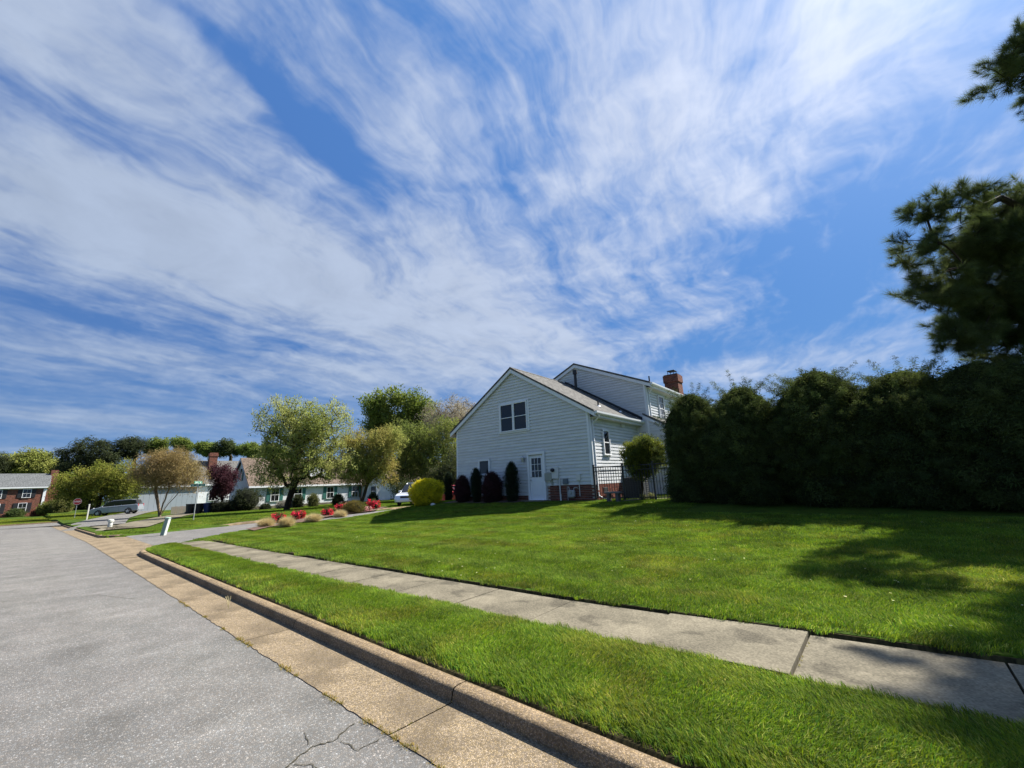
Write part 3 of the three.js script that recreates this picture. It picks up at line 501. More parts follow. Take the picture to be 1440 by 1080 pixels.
function scatter(parent, name, geos, m, spots, seed, tone) {   // spots: {p, d?, s}
  const R = rng(seed), o = new THREE.Object3D(), c = new THREE.Color(), q = new THREE.Quaternion();
  const g = new THREE.Group(); g.name = name; g.userData.kind = 'stuff'; parent.add(g);
  geos.forEach((geo, k) => {
    const mine = spots.filter((_, i) => i % geos.length === k), im = new THREE.InstancedMesh(geo, m, mine.length);
    mine.forEach((s, i) => { o.position.copy(s.p); if (s.d) { o.quaternion.setFromUnitVectors(UP, s.d); o.quaternion.multiply(q.setFromAxisAngle(UP, R() * 6.28)); } else o.rotation.set((R() - 0.5) * 1.2, R() * 6.28, (R() - 0.5) * 1.2); o.scale.setScalar((s.s ?? 1) * (0.75 + 0.5 * R())); o.updateMatrix(); im.setMatrixAt(i, o.matrix); const t = tone(R, s.p); im.setColorAt(i, c.setRGB(...t)); });
    im.name = geos.length > 1 ? 'leaves' : 'leaves'; im.userData.kind = 'stuff'; g.add(im);
  });
  return g;
}
const mixTone = (a, b, spread = 0.25, f = 0.5) => (R, p) => { const k = clamp(fbm(p.x * f + 7, p.y * f + p.z * f, 3, 33) * 1.8 - 0.4 + (R() - 0.5) * 0.5), v = 1 + (R() - 0.5) * spread * 2; return [lerp(a[0], b[0], k) * v, lerp(a[1], b[1], k) * v, lerp(a[2], b[2], k) * v]; };
// leaf colours are white here and taken from each clump's own tone
const leafMat = leafy(1, 1, 1, 0.45), needleMat = leafy(1, 1, 1, 0.35), petalMat = leafy(1, 1, 1, 0.3);
const camRight = V(camR.x, 0, camR.z).normalize(), camFwd = V(-camB.x, 0, -camB.z).normalize();
// crown lobes given as seen: [px, py, rx, ry] at a depth
const lobes = (depth, list, dz = 1, shift = 0) => list.map(([x, y, rx, ry, off = 0]) => ({ c: atDepth(x, y, depth + off + shift), ax: camRight, az: camFwd, rx: rx * depth / FOCAL, ry: ry * depth / FOCAL, rz: Math.max(rx, ry) * depth / FOCAL * dz }));
function tree({ name = 'tree', label, group, base, depth, crown, n = 220, seed, r0 = 0.2, bark = MAT.bark, clumps, leaves = 3, tone, leafM = leafMat, fork = 0.35, stems = 1, jitter = 0.5, dz = 0.9, shell = 0.4, thin = 0.008, lean = [0, 0], category = 'tree', skirt = 0, size = 1, wig = 0.12 }) {
  const R = rng(seed * 13 + 5), foot = atDepth(base[0], base[1], depth); foot.y = ground(foot.x, foot.z) - 0.05;
  const t = thing(name, label, category, [foot.x, foot.y, foot.z], 0, group), B = lobes(depth, crown, dz);
  B.forEach((b) => b.c.sub(foot));
  const mid = V(0, 0, 0); let vs = 0, low = 1e9; B.forEach((b) => { const v = b.rx * b.ry * b.rz; mid.addScaledVector(b.c, v); vs += v; low = Math.min(low, b.c.y - b.ry); }); mid.divideScalar(vs);
  const trunks = [];
  for (let k = 0; k < stems; k++) {
    const a = k / stems * 6.28 + seed, sp = stems > 1 ? 0.35 * mid.y * (0.5 + 0.5 * R()) : 0, hh = lerp(Math.max(low, 0.1 * mid.y), mid.y, fork), end = V(mid.x * 0.35 + Math.cos(a) * sp + lean[0], hh, mid.z * 0.35 + Math.sin(a) * sp + lean[1]), pts = [];
    for (let i = 0; i <= 6; i++) { const f = i / 6; pts.push(V(end.x * f * (0.6 + 0.4 * f) + (i && i < 6 ? (R() - 0.5) * 0.06 * hh * 0.5 : 0), end.y * f, end.z * f * (0.6 + 0.4 * f) + (i && i < 6 ? (R() - 0.5) * 0.06 * hh * 0.5 : 0)));}
    if (k === 0) trunks.push(pts); else trunks.push(pts.map((p, i) => (i ? p : V(0, 0.02 * k, 0))));
  }
  const S = grow({ trunks, blobs: B, n, seed, r0, shell, thin, wig });
  const r1 = S.trunkSegs[0] ? S.trunkSegs[0][2] : r0;
  S.trunkSegs.unshift([V(0, -0.15, 0), V(0, 0.12, 0), r1 * 1.5, r1 * 1.05]);
  part(t, 'trunk', tube(S.trunkSegs), bark);
  part(t, 'limbs', tube(S.limbSegs), bark).userData.kind = 'stuff';
  if (clumps) {
    const spots = []; for (const q of S.tips) for (let k = 0; k < leaves; k++) spots.push({ p: q.p.clone().add(V((R() - 0.5), (R() - 0.5), (R() - 0.5)).multiplyScalar(jitter)), s: size });
    scatter(t, 'crown', clumps, leafM, spots, seed + 3, tone);
  }
  return t;
}
// rounded and upright shrubs: leaves all through an uneven body, over twigs
function shrub({ name = 'shrub', label, group, foot, w, h, seed, tone, clumps, n, category = 'shrub', power = 2.2, taper = 0, lumps = 0.16, core, m = leafMat, low = 0.02, size = 1, upright = false, flower, ragged = false, full = 0 }) {
  const R = rng(seed), t = thing(name, label, category, [foot.x, foot.y - 0.03, foot.z], 0, group), spots = [], fl = [];
  const shape = (a, v) => { const pw = full && v < 0.5 ? full : power, e = Math.pow(Math.max(0, 1 - Math.pow(Math.abs(2 * v - 1), pw)), 1 / pw), k = 1 + lumps * (fbm(Math.cos(a) * 1.7 + seed, v * 4 + Math.sin(a) * 1.7, 3, seed) - 0.5) * 2.4; return e * k * (1 - taper * v); };
  for (let i = 0; i < n; i++) { const a = R() * 6.28, v = lerp(low, 1, R()), k = shape(a, v) * w / 2 * Math.pow(R(), 0.22) * (ragged ? 0.93 + 0.2 * R() * R() : 1), p = V(Math.cos(a) * k, v * h, Math.sin(a) * k), d = upright ? V(Math.cos(a) * 0.35 + (R() - 0.5) * 0.5, 1, Math.sin(a) * 0.35 + (R() - 0.5) * 0.5).normalize() : null; spots.push({ p, d, s: size }); if (flower && k > 0.3 * w && R() < flower.share) fl.push({ p: p.clone().multiplyScalar(1.05), s: 1 }); }
  const st = []; for (let i = 0; i < 9; i++) { const a = R() * 6.28, v = 0.35 + 0.45 * R(), k = shape(a, v) * w * 0.33; st.push([V(Math.cos(a) * 0.04 * w, 0, Math.sin(a) * 0.04 * w), V(Math.cos(a) * k, v * h, Math.sin(a) * k), 0.014 * w + 0.006, 0.005]); }
  part(t, 'stems', tube(st), MAT.barkDark).userData.kind = 'stuff';
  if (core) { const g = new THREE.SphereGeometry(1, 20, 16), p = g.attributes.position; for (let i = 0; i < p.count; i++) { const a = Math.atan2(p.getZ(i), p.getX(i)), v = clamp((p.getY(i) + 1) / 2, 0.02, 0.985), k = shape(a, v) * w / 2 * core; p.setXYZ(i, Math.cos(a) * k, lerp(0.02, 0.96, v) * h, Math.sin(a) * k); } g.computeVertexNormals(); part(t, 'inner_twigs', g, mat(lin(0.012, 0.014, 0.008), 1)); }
  scatter(t, 'foliage', clumps, m, spots, seed + 1, tone);
  if (fl.length) scatter(t, 'flowers', flower.clumps, petalMat, fl, seed + 2, flower.tone);
  return t;
}
const CL = {
  fine: [1, 2, 3].map((k) => leafClump(18, 0.34, 0.15, 0.09, 500 + k)), broad: [1, 2, 3].map((k) => leafClump(26, 0.5, 0.24, 0.14, 510 + k)), far: [1, 2, 3].map((k) => leafClump(30, 0.9, 0.42, 0.26, 520 + k)),
  tiny: [1, 2, 3].map((k) => leafClump(16, 0.10, 0.055, 0.032, 530 + k)), petal: [1, 2].map((k) => leafClump(10, 0.07, 0.06, 0.055, 540 + k)), twig: [1, 2, 3].map((k) => leafClump(16, 0.42, 0.24, 0.022, 550 + k)),
  pine: [1, 2, 3, 4].map((k) => needleBrush(120, 0.25, 0.0062, 0.16, 560 + k)), farPine: [1, 2, 3].map((k) => leafClump(40, 0.9, 0.6, 0.10, 570 + k, 0.6)), spray: [1, 2, 3, 4].map((k) => leafClump(64, 0.16, 0.085, 0.017, 580 + k, 0.35)), blade: [1, 2].map((k) => needleBrush(34, 0.30, 0.010, 0.05, 590 + k)),
};
// ------------------------------------------------------------------ what grows here
// the tall evergreen hedge trees along the lawn
{
  const tone = mixTone([0.036, 0.060, 0.014], [0.110, 0.135, 0.034], 0.6, 1.6);
  const list = [[990, 707, 16.3, 560, 1.7, 'dark evergreen hedge tree next to the black picket fence'], [1066, 709, 15.9, 550, 2.2, 'dark evergreen hedge tree, second from the black picket fence'], [1182, 710, 15.6, 527, 2.45, 'dark evergreen hedge tree with a broad rounded top, third from the black picket fence'], [1312, 711, 15.5, 527, 2.35, 'dark evergreen hedge tree below the pine branches, fourth from the black picket fence'], [1425, 712, 15.4, 515, 2.5, 'dark evergreen hedge tree overhung by the pine, fifth from the black picket fence'], [1580, 713, 15.5, 508, 2.9, 'dark evergreen hedge tree at the shaded end of the hedge']];
  list.forEach(([px, py, s, topY, w, label], i) => {
    const d = toDir(px, py); const k = s / d.x, p = EYE.clone().addScaledVector(d, k); p.y = ground(p.x, p.z);
    const h = EYE.y + k * toDir(px, topY).y * (s / (k * toDir(px, topY).x)) - p.y;
    shrub({ name: 'hedge_tree', label, group: 'evergreen trees forming the hedge', foot: p, w: w * 1.12, h: h * 1.03, seed: 610 + i, tone, clumps: CL.spray, n: 4800, category: 'tree', power: 1.7, taper: 0.06, lumps: 0.5, core: 0.70, m: needleMat, size: 1.15, ragged: true, full: 5 });
    const R = rng(650 + i), spots = []; for (let q = 0; q < 44; q++) { const a = R() * 6.28, r = Math.sqrt(R()) * w * 0.48, y0 = h * (1.02 - 0.5 * (r / w) - 0.5 * (r / w) ** 2), L = 0.12 + 0.5 * R() * R(), lx = (R() - 0.5) * 0.25, lz = (R() - 0.5) * 0.25; for (let k = 0; k < 4; k++) spots.push({ p: V(Math.cos(a) * r + lx * k / 3, y0 - 0.08 + L * k / 3, Math.sin(a) * r + lz * k / 3), s: 0.95 - 0.2 * k }); }
    // boughs reaching out of the body, so that the outline is ragged
    for (let q = 0; q < 170; q++) {
      const a = R() * 6.28, v = 0.12 + 0.86 * R(), e = Math.pow(Math.max(0, 1 - Math.pow(Math.abs(2 * v - 1), v < 0.5 ? 4 : 1.7)), v < 0.5 ? 0.25 : 0.59) * w * 0.56, L = 0.25 + 0.55 * R(), up = lerp(0.25, 1.1, v) * (0.5 + 0.7 * R()), b = a + (R() - 0.5) * 0.9;
      for (let k = 0; k < 7; k++) { const f = k / 6, r = e * 0.82; spots.push({ p: V(Math.cos(a) * r + Math.cos(b) * L * f, v * h + up * L * f - 0.12 * f * f, Math.sin(a) * r + Math.sin(b) * L * f), s: 1.0 - 0.5 * f }); }
    }
    scatter(scene.children.at(-1), 'shoots', CL.spray, needleMat, spots, 660 + i, tone);
  });
}
// the big pine whose boughs reach in over the hedge
{
  const depth = 10.6, R = rng(71);
  const lob = lobes(depth, [[1325, 296, 44, 28], [1290, 345, 36, 24], [1372, 345, 55, 40, 0.5], [1322, 405, 38, 34], [1390, 420, 60, 46, 0.6], [1350, 472, 36, 24], [1420, 480, 50, 34, 0.6], [1425, 290, 46, 34, 0.8], [1410, 350, 50, 40, 0.3], [1430, 430, 50, 40, 0.3], [1432, 95, 18, 24], [1490, 130, 30, 45, 1], [1555, 230, 55, 60, 1.5], [1490, 380, 70, 60, 1.5], [1570, 300, 80, 80, 2], [1580, 130, 70, 70, 2], [1610, 450, 80, 60, 2], [1500, 30, 60, 50, 2], [1600, -40, 90, 60, 2.5], [1500, -110, 70, 60, 2.5]], 1.1);
  for (const [x, y, z, r] of [[13.3, 10.2, 4.0, 0.8], [13.8, 10.6, 4.9, 0.9]]) lob.push({ c: V(x, y, z), ax: camRight, az: camFwd, rx: r, ry: r * 0.6, rz: r });
  const foot = V(15.2, 0, 5.2); foot.y = ground(foot.x, foot.z);
  const t = thing('pine_tree', 'tall pine with long needled boughs reaching over the hedge', 'tree', [foot.x, foot.y - 0.05, foot.z]);
  lob.forEach((b) => b.c.sub(foot));
  const trunk = []; for (let i = 0; i <= 12; i++) trunk.push(V((R() - 0.5) * 0.15, i * 1.05, (R() - 0.5) * 0.15));
  const S = grow({ trunks: [trunk], blobs: lob, n: 2300, seed: 73, r0: 0.15, shell: 0.5, thin: 0.007, wig: 0.16 });
  part(t, 'trunk', tube(S.trunkSegs), MAT.barkDark); part(t, 'limbs', tube(S.limbSegs), MAT.barkDark).userData.kind = 'stuff';
  const spots = []; S.tips.forEach((q) => { for (let k = 0; k < 5; k++) { const d = q.d.clone().multiplyScalar(0.7).add(V((R() - 0.5) * 1.5, (R() - 0.15) * 1.2, (R() - 0.5) * 1.5)).normalize(); spots.push({ p: q.p.clone().add(V(R() - 0.5, R() - 0.5, R() - 0.5).multiplyScalar(k ? 0.32 : 0)), d, s: 0.95 }); } });
  scatter(t, 'needles', CL.pine, needleMat, spots, 74, mixTone([0.05, 0.08, 0.022], [0.12, 0.145, 0.045], 0.3, 0.8));
}
tree({ name: 'sunlit_tree', label: 'small yellow green tree showing between hedge and pine boughs', base: [1440, 714], depth: 11.4, crown: [[1426, 555, 26, 40], [1455, 570, 30, 45]], n: 150, seed: 75, r0: 0.06, clumps: CL.tiny, leaves: 12, jitter: 0.5, size: 1.5, tone: mixTone([0.22, 0.20, 0.03], [0.12, 0.16, 0.03], 0.3) });

// the flowering tree and its neighbours on the far lawn
tree({ name: 'blossoming_tree', label: 'spreading spring tree with pale green leaves and a dark leaning trunk', base: [403, 714], depth: 40, crown: [[395, 590, 34, 36], [430, 600, 30, 40], [462, 598, 30, 36], [385, 640, 30, 34], [445, 648, 46, 34], [478, 655, 22, 26], [420, 625, 44, 40], [395, 668, 34, 22]], n: 900, seed: 81, r0: 0.30, bark: MAT.barkDark, clumps: CL.fine, leaves: 3, jitter: 0.9, fork: 0.2, tone: mixTone([0.25, 0.30, 0.055], [0.38, 0.39, 0.12], 0.35, 0.4), lean: [0.3, 0] });
tree({ name: 'multi_stem_tree', label: 'bronze leaved many stemmed tree before the white house with green shutters', base: [508, 706], depth: 43, crown: [[520, 640, 34, 34], [545, 622, 26, 24], [500, 655, 26, 26], [535, 655, 24, 26], [492, 622, 22, 22]], n: 520, seed: 83, r0: 0.17, stems: 5, clumps: CL.fine, leaves: 4, jitter: 1.0, bark: MAT.bark, tone: mixTone([0.36, 0.28, 0.08], [0.27, 0.30, 0.07], 0.35, 0.35) });
tree({ name: 'tall_tree', label: 'tall fresh green tree rising above the trees behind', base: [560, 704], depth: 72, crown: [[530, 572, 18, 18], [545, 592, 18, 10], [556, 562, 14, 12], [580, 564, 16, 14], [598, 580, 16, 16], [575, 588, 22, 9], [608, 600, 10, 12], [545, 615, 22, 16], [580, 615, 28, 18], [525, 600, 16, 14]], n: 560, seed: 85, r0: 0.4, clumps: CL.broad, leaves: 3, jitter: 1.6, size: 1.5, fork: 0.0, tone: mixTone([0.16, 0.215, 0.03], [0.24, 0.28, 0.05], 0.3, 0.3) });
tree({ name: 'leafy_tree', label: 'light green leafy tree left of the white gable', base: [592, 706], depth: 50, crown: [[585, 640, 32, 36], [615, 655, 28, 40], [562, 660, 24, 30], [600, 620, 26, 24], [566, 612, 24, 22], [628, 605, 20, 22], [636, 640, 18, 34], [645, 672, 14, 24]], n: 860, seed: 87, r0: 0.24, clumps: CL.fine, leaves: 3, jitter: 1.1, size: 1.2, tone: mixTone([0.12, 0.165, 0.03], [0.24, 0.26, 0.06], 0.35, 0.35) });
tree({ name: 'understory_tree', label: 'dark green understory tree behind the golden shrub', base: [625, 707], depth: 44, crown: [[620, 678, 24, 22], [575, 690, 26, 14], [600, 690, 24, 14], [640, 665, 18, 30]], n: 260, seed: 88, r0: 0.16, clumps: CL.fine, leaves: 6, jitter: 0.9, tone: mixTone([0.035, 0.05, 0.016], [0.075, 0.085, 0.03], 0.3) });
for (const [b, d, c, sd, l] of [[[622, 705], 62, [[612, 585, 24, 24], [640, 578, 26, 24], [628, 600, 34, 24]], 91, 'bare branched tree beside the left slope of the white gable'], [[662, 700], 66, [[655, 585, 24, 22], [640, 600, 20, 20]], 92, 'bare branched tree behind the left slope of the white gable']])
  tree({ name: 'bare_tree', label: l, base: b, depth: d, crown: c, n: 520, seed: sd, r0: 0.28, thin: 0.02, bark: MAT.barkPale, group: 'bare trees behind the gable', clumps: CL.twig, leaves: 1, jitter: 0.5, size: 1.5, tone: mixTone([0.40, 0.35, 0.25], [0.5, 0.45, 0.33], 0.3), fork: 0 });
tree({ name: 'crape_myrtle', label: 'tan many stemmed tree with a fan of fine branches before the pale garage', base: [225, 721], depth: 42, crown: [[235, 660, 38, 24], [262, 668, 26, 22], [215, 665, 24, 22], [240, 645, 30, 14]], n: 520, seed: 93, r0: 0.15, stems: 7, thin: 0.012, bark: MAT.barkPale, clumps: CL.twig, leaves: 4, jitter: 0.8, tone: mixTone([0.36, 0.25, 0.10], [0.30, 0.25, 0.10], 0.3, 0.4), fork: 0.1 });
tree({ name: 'dogwood_tree', label: 'low wide green tree beside the parked grey minivan', base: [136, 722], depth: 58, crown: [[130, 678, 40, 18], [165, 668, 34, 20], [105, 692, 26, 15], [180, 685, 24, 20], [145, 695, 36, 12]], n: 420, seed: 94, r0: 0.26, bark: MAT.barkDark, clumps: CL.fine, leaves: 5, jitter: 1.1, size: 1.3, tone: mixTone([0.13, 0.18, 0.02], [0.26, 0.25, 0.04], 0.3, 0.3) });
// pines and woods on the skyline
const pineTone = mixTone([0.035, 0.05, 0.02], [0.07, 0.085, 0.03], 0.3, 0.2), springTone = mixTone([0.19, 0.24, 0.04], [0.30, 0.31, 0.07], 0.3, 0.15);
tree({ name: 'skyline_pine', label: 'broad dark pine standing behind the low wide green tree', base: [125, 716], depth: 88, crown: [[132, 628, 24, 9], [108, 640, 22, 10], [150, 642, 22, 12], [122, 652, 32, 10], [100, 662, 16, 7], [150, 660, 20, 9], [112, 674, 20, 8]], n: 230, seed: 95, r0: 0.40, bark: MAT.barkDark, clumps: CL.farPine, leaves: 2, jitter: 0.9, leafM: needleMat, tone: pineTone, fork: 0.9 });
tree({ name: 'skyline_pine', label: 'thin crowned dark pine beside the broad dark pine', base: [183, 714], depth: 92, crown: [[184, 625, 16, 8], [176, 638, 12, 6], [192, 640, 9, 5]], n: 90, seed: 96, r0: 0.35, bark: MAT.barkDark, clumps: CL.farPine, leaves: 2, jitter: 1.4, leafM: needleMat, tone: pineTone, fork: 0.9 });
tree({ name: 'skyline_pine', label: 'dark pine at the far left end of the brick house', base: [-4, 716], depth: 100, crown: [[-6, 652, 16, 12], [-20, 660, 20, 12]], n: 110, seed: 97, r0: 0.35, bark: MAT.barkDark, clumps: CL.farPine, leaves: 3, jitter: 1.4, leafM: needleMat, tone: pineTone, fork: 0.9 });
[[[18, 715], [[18, 657, 20, 14], [6, 664, 16, 10]], 'yellow green spring tree behind the brick house, next to the far dark pine'], [[48, 716], [[45, 648, 20, 14], [58, 655, 16, 14], [36, 660, 18, 12]], 'tall yellow green spring tree behind the brick house roof'], [[76, 716], [[76, 664, 14, 12], [84, 674, 12, 10]], 'small yellow green spring tree behind the brick chimney']].forEach(([b, c, label], i) => tree({ name: 'spring_tree', label, group: 'spring trees behind the brick house', base: b, depth: 105, crown: c, n: 200, seed: 101 + i, r0: 0.4, clumps: CL.far, leaves: 4, jitter: 2.2, size: 0.9, tone: springTone, fork: 0.1 }));
[[[222, 716], [[215, 625, 10, 7], [226, 622, 9, 7], [220, 632, 14, 8]], 'bushy green treetop above the tan many stemmed tree'], [[256, 716], [[254, 624, 11, 7], [262, 628, 9, 6]], 'small round green treetop between tan tree and brick chimney'], [[292, 716], [[286, 630, 12, 8], [298, 634, 12, 9]], 'green treetop directly over the small brick chimney'], [[320, 716], [[318, 625, 12, 6], [310, 633, 14, 8], [328, 632, 12, 9]], 'dark topped green tree behind the steep white gable'], [[350, 716], [[348, 632, 14, 8], [362, 636, 12, 8]], 'green tree behind the brown roof'], [[385, 716], [[380, 632, 14, 8], [395, 640, 14, 10]], 'green tree behind the spreading spring tree']].forEach(([b, c, label], i) => tree({ name: 'skyline_tree', label, group: 'green trees on the skyline', base: b, depth: 96, crown: c, n: 150, seed: 111 + i, r0: 0.35, clumps: CL.far, leaves: 2, jitter: 0.8, size: 0.7, tone: i === 3 ? mixTone([0.04, 0.06, 0.02], [0.10, 0.13, 0.03], 0.3, 0.2) : mixTone([0.13, 0.19, 0.03], [0.21, 0.25, 0.045], 0.3, 0.2), fork: 0.1 }));
tree({ name: 'purple_tree', label: 'dark purple leaved small tree beside the steep white gable', base: [312, 713], depth: 47, crown: [[306, 665, 13, 12], [318, 672, 12, 16], [310, 688, 14, 14]], n: 200, seed: 121, r0: 0.12, bark: MAT.barkDark, clumps: CL.fine, leaves: 5, jitter: 0.6, size: 0.9, tone: mixTone([0.045, 0.014, 0.022], [0.09, 0.03, 0.04], 0.3) });
for (let i = 0; i < 7; i++) tree({ name: 'background_tree', label: ['hazy green tree filling the gap behind the minivan', 'hazy green tree behind the stop sign', 'green tree behind the yellow bush at the brick house', 'green tree behind the tan fan shaped tree', 'green tree behind the trash bins', 'green tree behind the bronze leaved tree', 'green tree behind the golden shrub'][i], group: 'low trees far behind', base: [[185, 718], [110, 720], [85, 720], [205, 716], [285, 714], [525, 705], [575, 704]][i], depth: [85, 92, 96, 90, 88, 70, 68][i], crown: [[[185, 700, 22, 14]], [[112, 706, 22, 12]], [[82, 706, 18, 12]], [[210, 690, 24, 20]], [[285, 690, 26, 18]], [[525, 672, 30, 26]], [[572, 665, 28, 30]]][i], n: 150, seed: 131 + i, r0: 0.3, clumps: CL.far, leaves: 4, jitter: 1.6, size: 0.8, tone: mixTone([0.05, 0.075, 0.02], [0.10, 0.12, 0.035], 0.3, 0.2), fork: 0.1 });

// shrubs along the shaded gable
const HOUSE = [16.448, 0.80, -9.733], HTURN = -Math.PI / 2 + 0.02915;
const burg = mixTone([0.030, 0.022, 0.016], [0.075, 0.024, 0.026], 0.35, 2), yew = mixTone([0.012, 0.024, 0.012], [0.026, 0.042, 0.016], 0.3, 3);
const at = (px, py) => G(px, py), scaleAt = (p) => depthOf(p) / FOCAL;
const byGable = (x, z = 0.62) => { const c = Math.cos(HTURN), n = Math.sin(HTURN), p = V(HOUSE[0] + x * c + z * n, 0, HOUSE[2] - x * n + z * c); p.y = Math.max(ground(p.x, p.z), 0.72); return p; };
[[-7.71, 0.74, 1.36, 'burgundy tinged round shrub at the left corner of the white gable'], [-5.55, 0.92, 1.48, 'large burgundy tinged round shrub under the small window']].forEach(([x, w, h, label], i) => shrub({ name: 'round_shrub', label, foot: byGable(x), w, h, seed: 701 + i, tone: burg, clumps: CL.tiny, n: 1200, core: 0.55, power: 2.1, lumps: 0.42, ragged: true, size: 1.15 }));
[[-6.66, 0.44, 1.75, 'slim dark upright yew between the two burgundy shrubs'], [-4.2, 0.56, 1.92, 'dark upright yew beside the white side door']].forEach(([x, w, h, label], i) => shrub({ name: 'upright_yew', label, foot: byGable(x), w, h, seed: 711 + i, tone: yew, clumps: CL.tiny, n: 750, core: 0.5, power: 2.2, lumps: 0.42, taper: -0.3, m: needleMat, size: 1.0, ragged: true }));
{ const p = atDepth(631, 705, 25); p.y = ground(p.x, p.z); const k = 25 / FOCAL; shrub({ name: 'column_shrub', label: 'narrow dark column shrub in front of the red car', foot: p, w: 10 * k, h: 39 * k, seed: 716, tone: yew, clumps: CL.tiny, n: 900, core: 0.75, power: 3.2, lumps: 0.14, m: needleMat, size: 0.9 }); }
{ const p = at(600, 710), k = scaleAt(p); shrub({ name: 'golden_shrub', label: 'round golden yellow shrub at the corner of the lawn', foot: p, w: 42 * k, h: 34 * k, seed: 721, tone: mixTone([0.85, 0.70, 0.02], [0.52, 0.48, 0.02], 0.25, 2.5), clumps: CL.tiny, n: 1800, core: 0.66, power: 2.2, lumps: 0.32, size: 1.3, ragged: true }); }
// small standard tree behind the picket fence
tree({ name: 'small_garden_tree', label: 'small yellow green tree standing behind the black picket fence', base: [903, 703], depth: 17.4, crown: [[892, 642, 16, 18], [914, 640, 18, 20], [904, 653, 22, 17], [905, 625, 21, 10]], n: 300, seed: 123, r0: 0.07, bark: MAT.barkDark, clumps: CL.tiny, leaves: 9, jitter: 0.34, size: 1.15, tone: mixTone([0.20, 0.21, 0.022], [0.08, 0.11, 0.018], 0.3, 1.5), fork: 0.1 });

// the flower bed by the lane
{
  const pts = [[352, 747], [372, 742], [400, 738], [440, 732], [480, 725], [520, 718], [540, 714]].map(([x, y]) => G(x, y)), L = pts.map((p) => [p.x - 0.1, -p.z - 0.75]), Rr = pts.map((p) => [p.x + 0.1, -p.z + 0.95]);
  structure('mulch_bed', strip(L, Rr, 40, (s, t) => Math.max(ground(s, -t), laneY(s) + 0.02) + 0.07, 5), MAT.mulch, 'brown mulch flower bed along the lane', 'flower bed');
  const red = mixTone([0.72, 0.008, 0.035], [0.82, 0.025, 0.09], 0.2, 3), pink = mixTone([0.72, 0.20, 0.24], [0.8, 0.45, 0.42], 0.2, 3), green = mixTone([0.06, 0.08, 0.02], [0.1, 0.11, 0.03], 0.3, 3);
  [[391, 737, 20, 13, red, 'scarlet azalea in the bed between two straw tufts'], [419, 732, 18, 12, red, 'scarlet azalea behind the low straw tuft'], [460, 728, 16, 11, red, 'dark red azalea beside the white stone'], [479, 720, 16, 11, red, 'red azalea beside the olive mound shrub'], [484, 713, 15, 7, pink, 'pale pink azalea behind the olive mound shrub'], [515, 720, 14, 8, pink, 'pale pink low azalea right of the olive mound shrub'], [525, 717, 18, 13, red, 'scarlet azalea at the end of the bed near the golden shrub'], [468, 724, 12, 9, mixTone([0.4, 0.12, 0.03], [0.3, 0.14, 0.05], 0.2, 3), 'orange brown azalea between the red azaleas']].forEach(([x, y, w, h, tone, label], i) => { const p = at(x, y), k = scaleAt(p); p.y += 0.05; shrub({ name: 'azalea', label, foot: p, w: w * k * 0.95, h: h * k * 1.05, seed: 741 + i, tone: green, clumps: CL.tiny, n: 160, core: 0.7, lumps: 0.2, flower: { share: 0.75, clumps: CL.petal, tone }, category: 'azalea', size: 0.8 }); });
  [[374, 742, 18, 9, 'low straw coloured grass tuft at the lane end of the bed'], [403, 742, 17, 12, 'bushy straw coloured grass tuft beside the scarlet azalea'], [441, 735, 20, 10, 'wide straw coloured grass tuft before the white stone'], [478, 729, 16, 10, 'straw coloured grass tuft next to the olive mound shrub']].forEach(([x, y, w, h, label], i) => { const p = at(x, y), k = scaleAt(p); p.y += 0.05; shrub({ name: 'grass_tuft', label, foot: p, w: w * k * 0.72, h: h * k * 0.5, seed: 761 + i, tone: mixTone([0.46, 0.36, 0.15], [0.58, 0.48, 0.26], 0.25, 4), clumps: CL.blade, n: 110, core: 0.35, lumps: 0.3, upright: true, category: 'grass', m: leafMat, size: 1.0 }); });
  { const p = at(497, 723), k = scaleAt(p); shrub({ name: 'mound_shrub', label: 'olive brown mounded shrub in the middle of the bed', foot: p, w: 29 * k, h: 18 * k, seed: 771, tone: mixTone([0.10, 0.10, 0.018], [0.17, 0.13, 0.03], 0.25, 2), clumps: CL.tiny, n: 900, core: 0.8, lumps: 0.08, size: 1 }); }
  const stone = (x, y, w, label, seed) => { const p = at(x, y), k = scaleAt(p), g = new THREE.IcosahedronGeometry(w * k / 2, 2), q = g.attributes.position; for (let i = 0; i < q.count; i++) { const f = 0.8 + 0.4 * fbm(q.getX(i) * 6 + seed, q.getY(i) * 6 + q.getZ(i) * 5, 2, seed); q.setXYZ(i, q.getX(i) * f, q.getY(i) * f * 0.65, q.getZ(i) * f); } g.computeVertexNormals(); const o = single('garden_stone', g, mat(lin(0.62, 0.60, 0.56), 0.9), label, 'stone'); o.position.set(p.x, p.y + w * k * 0.2, p.z); };
  stone(451, 729, 8, 'white garden stone beside the dark red azalea', 3); stone(520, 721, 6, 'small pale stone beside the pink low azalea', 5); stone(505, 721, 5, 'small pale stone before the olive mound shrub', 7); stone(609, 711, 7, 'small pale stone at the foot of the golden shrub', 9);
}
// ------------------------------------------------------------------ the white house
// Local axes: x along the gable (0 at the corner near the fence, negative towards the golden shrub), z towards the street, y up from the lawn.
const house = thing('white_house', 'white clapboard house with grey shingle roof and brick chimney', 'house', HOUSE, HTURN);
const bricks = { geo: [] };
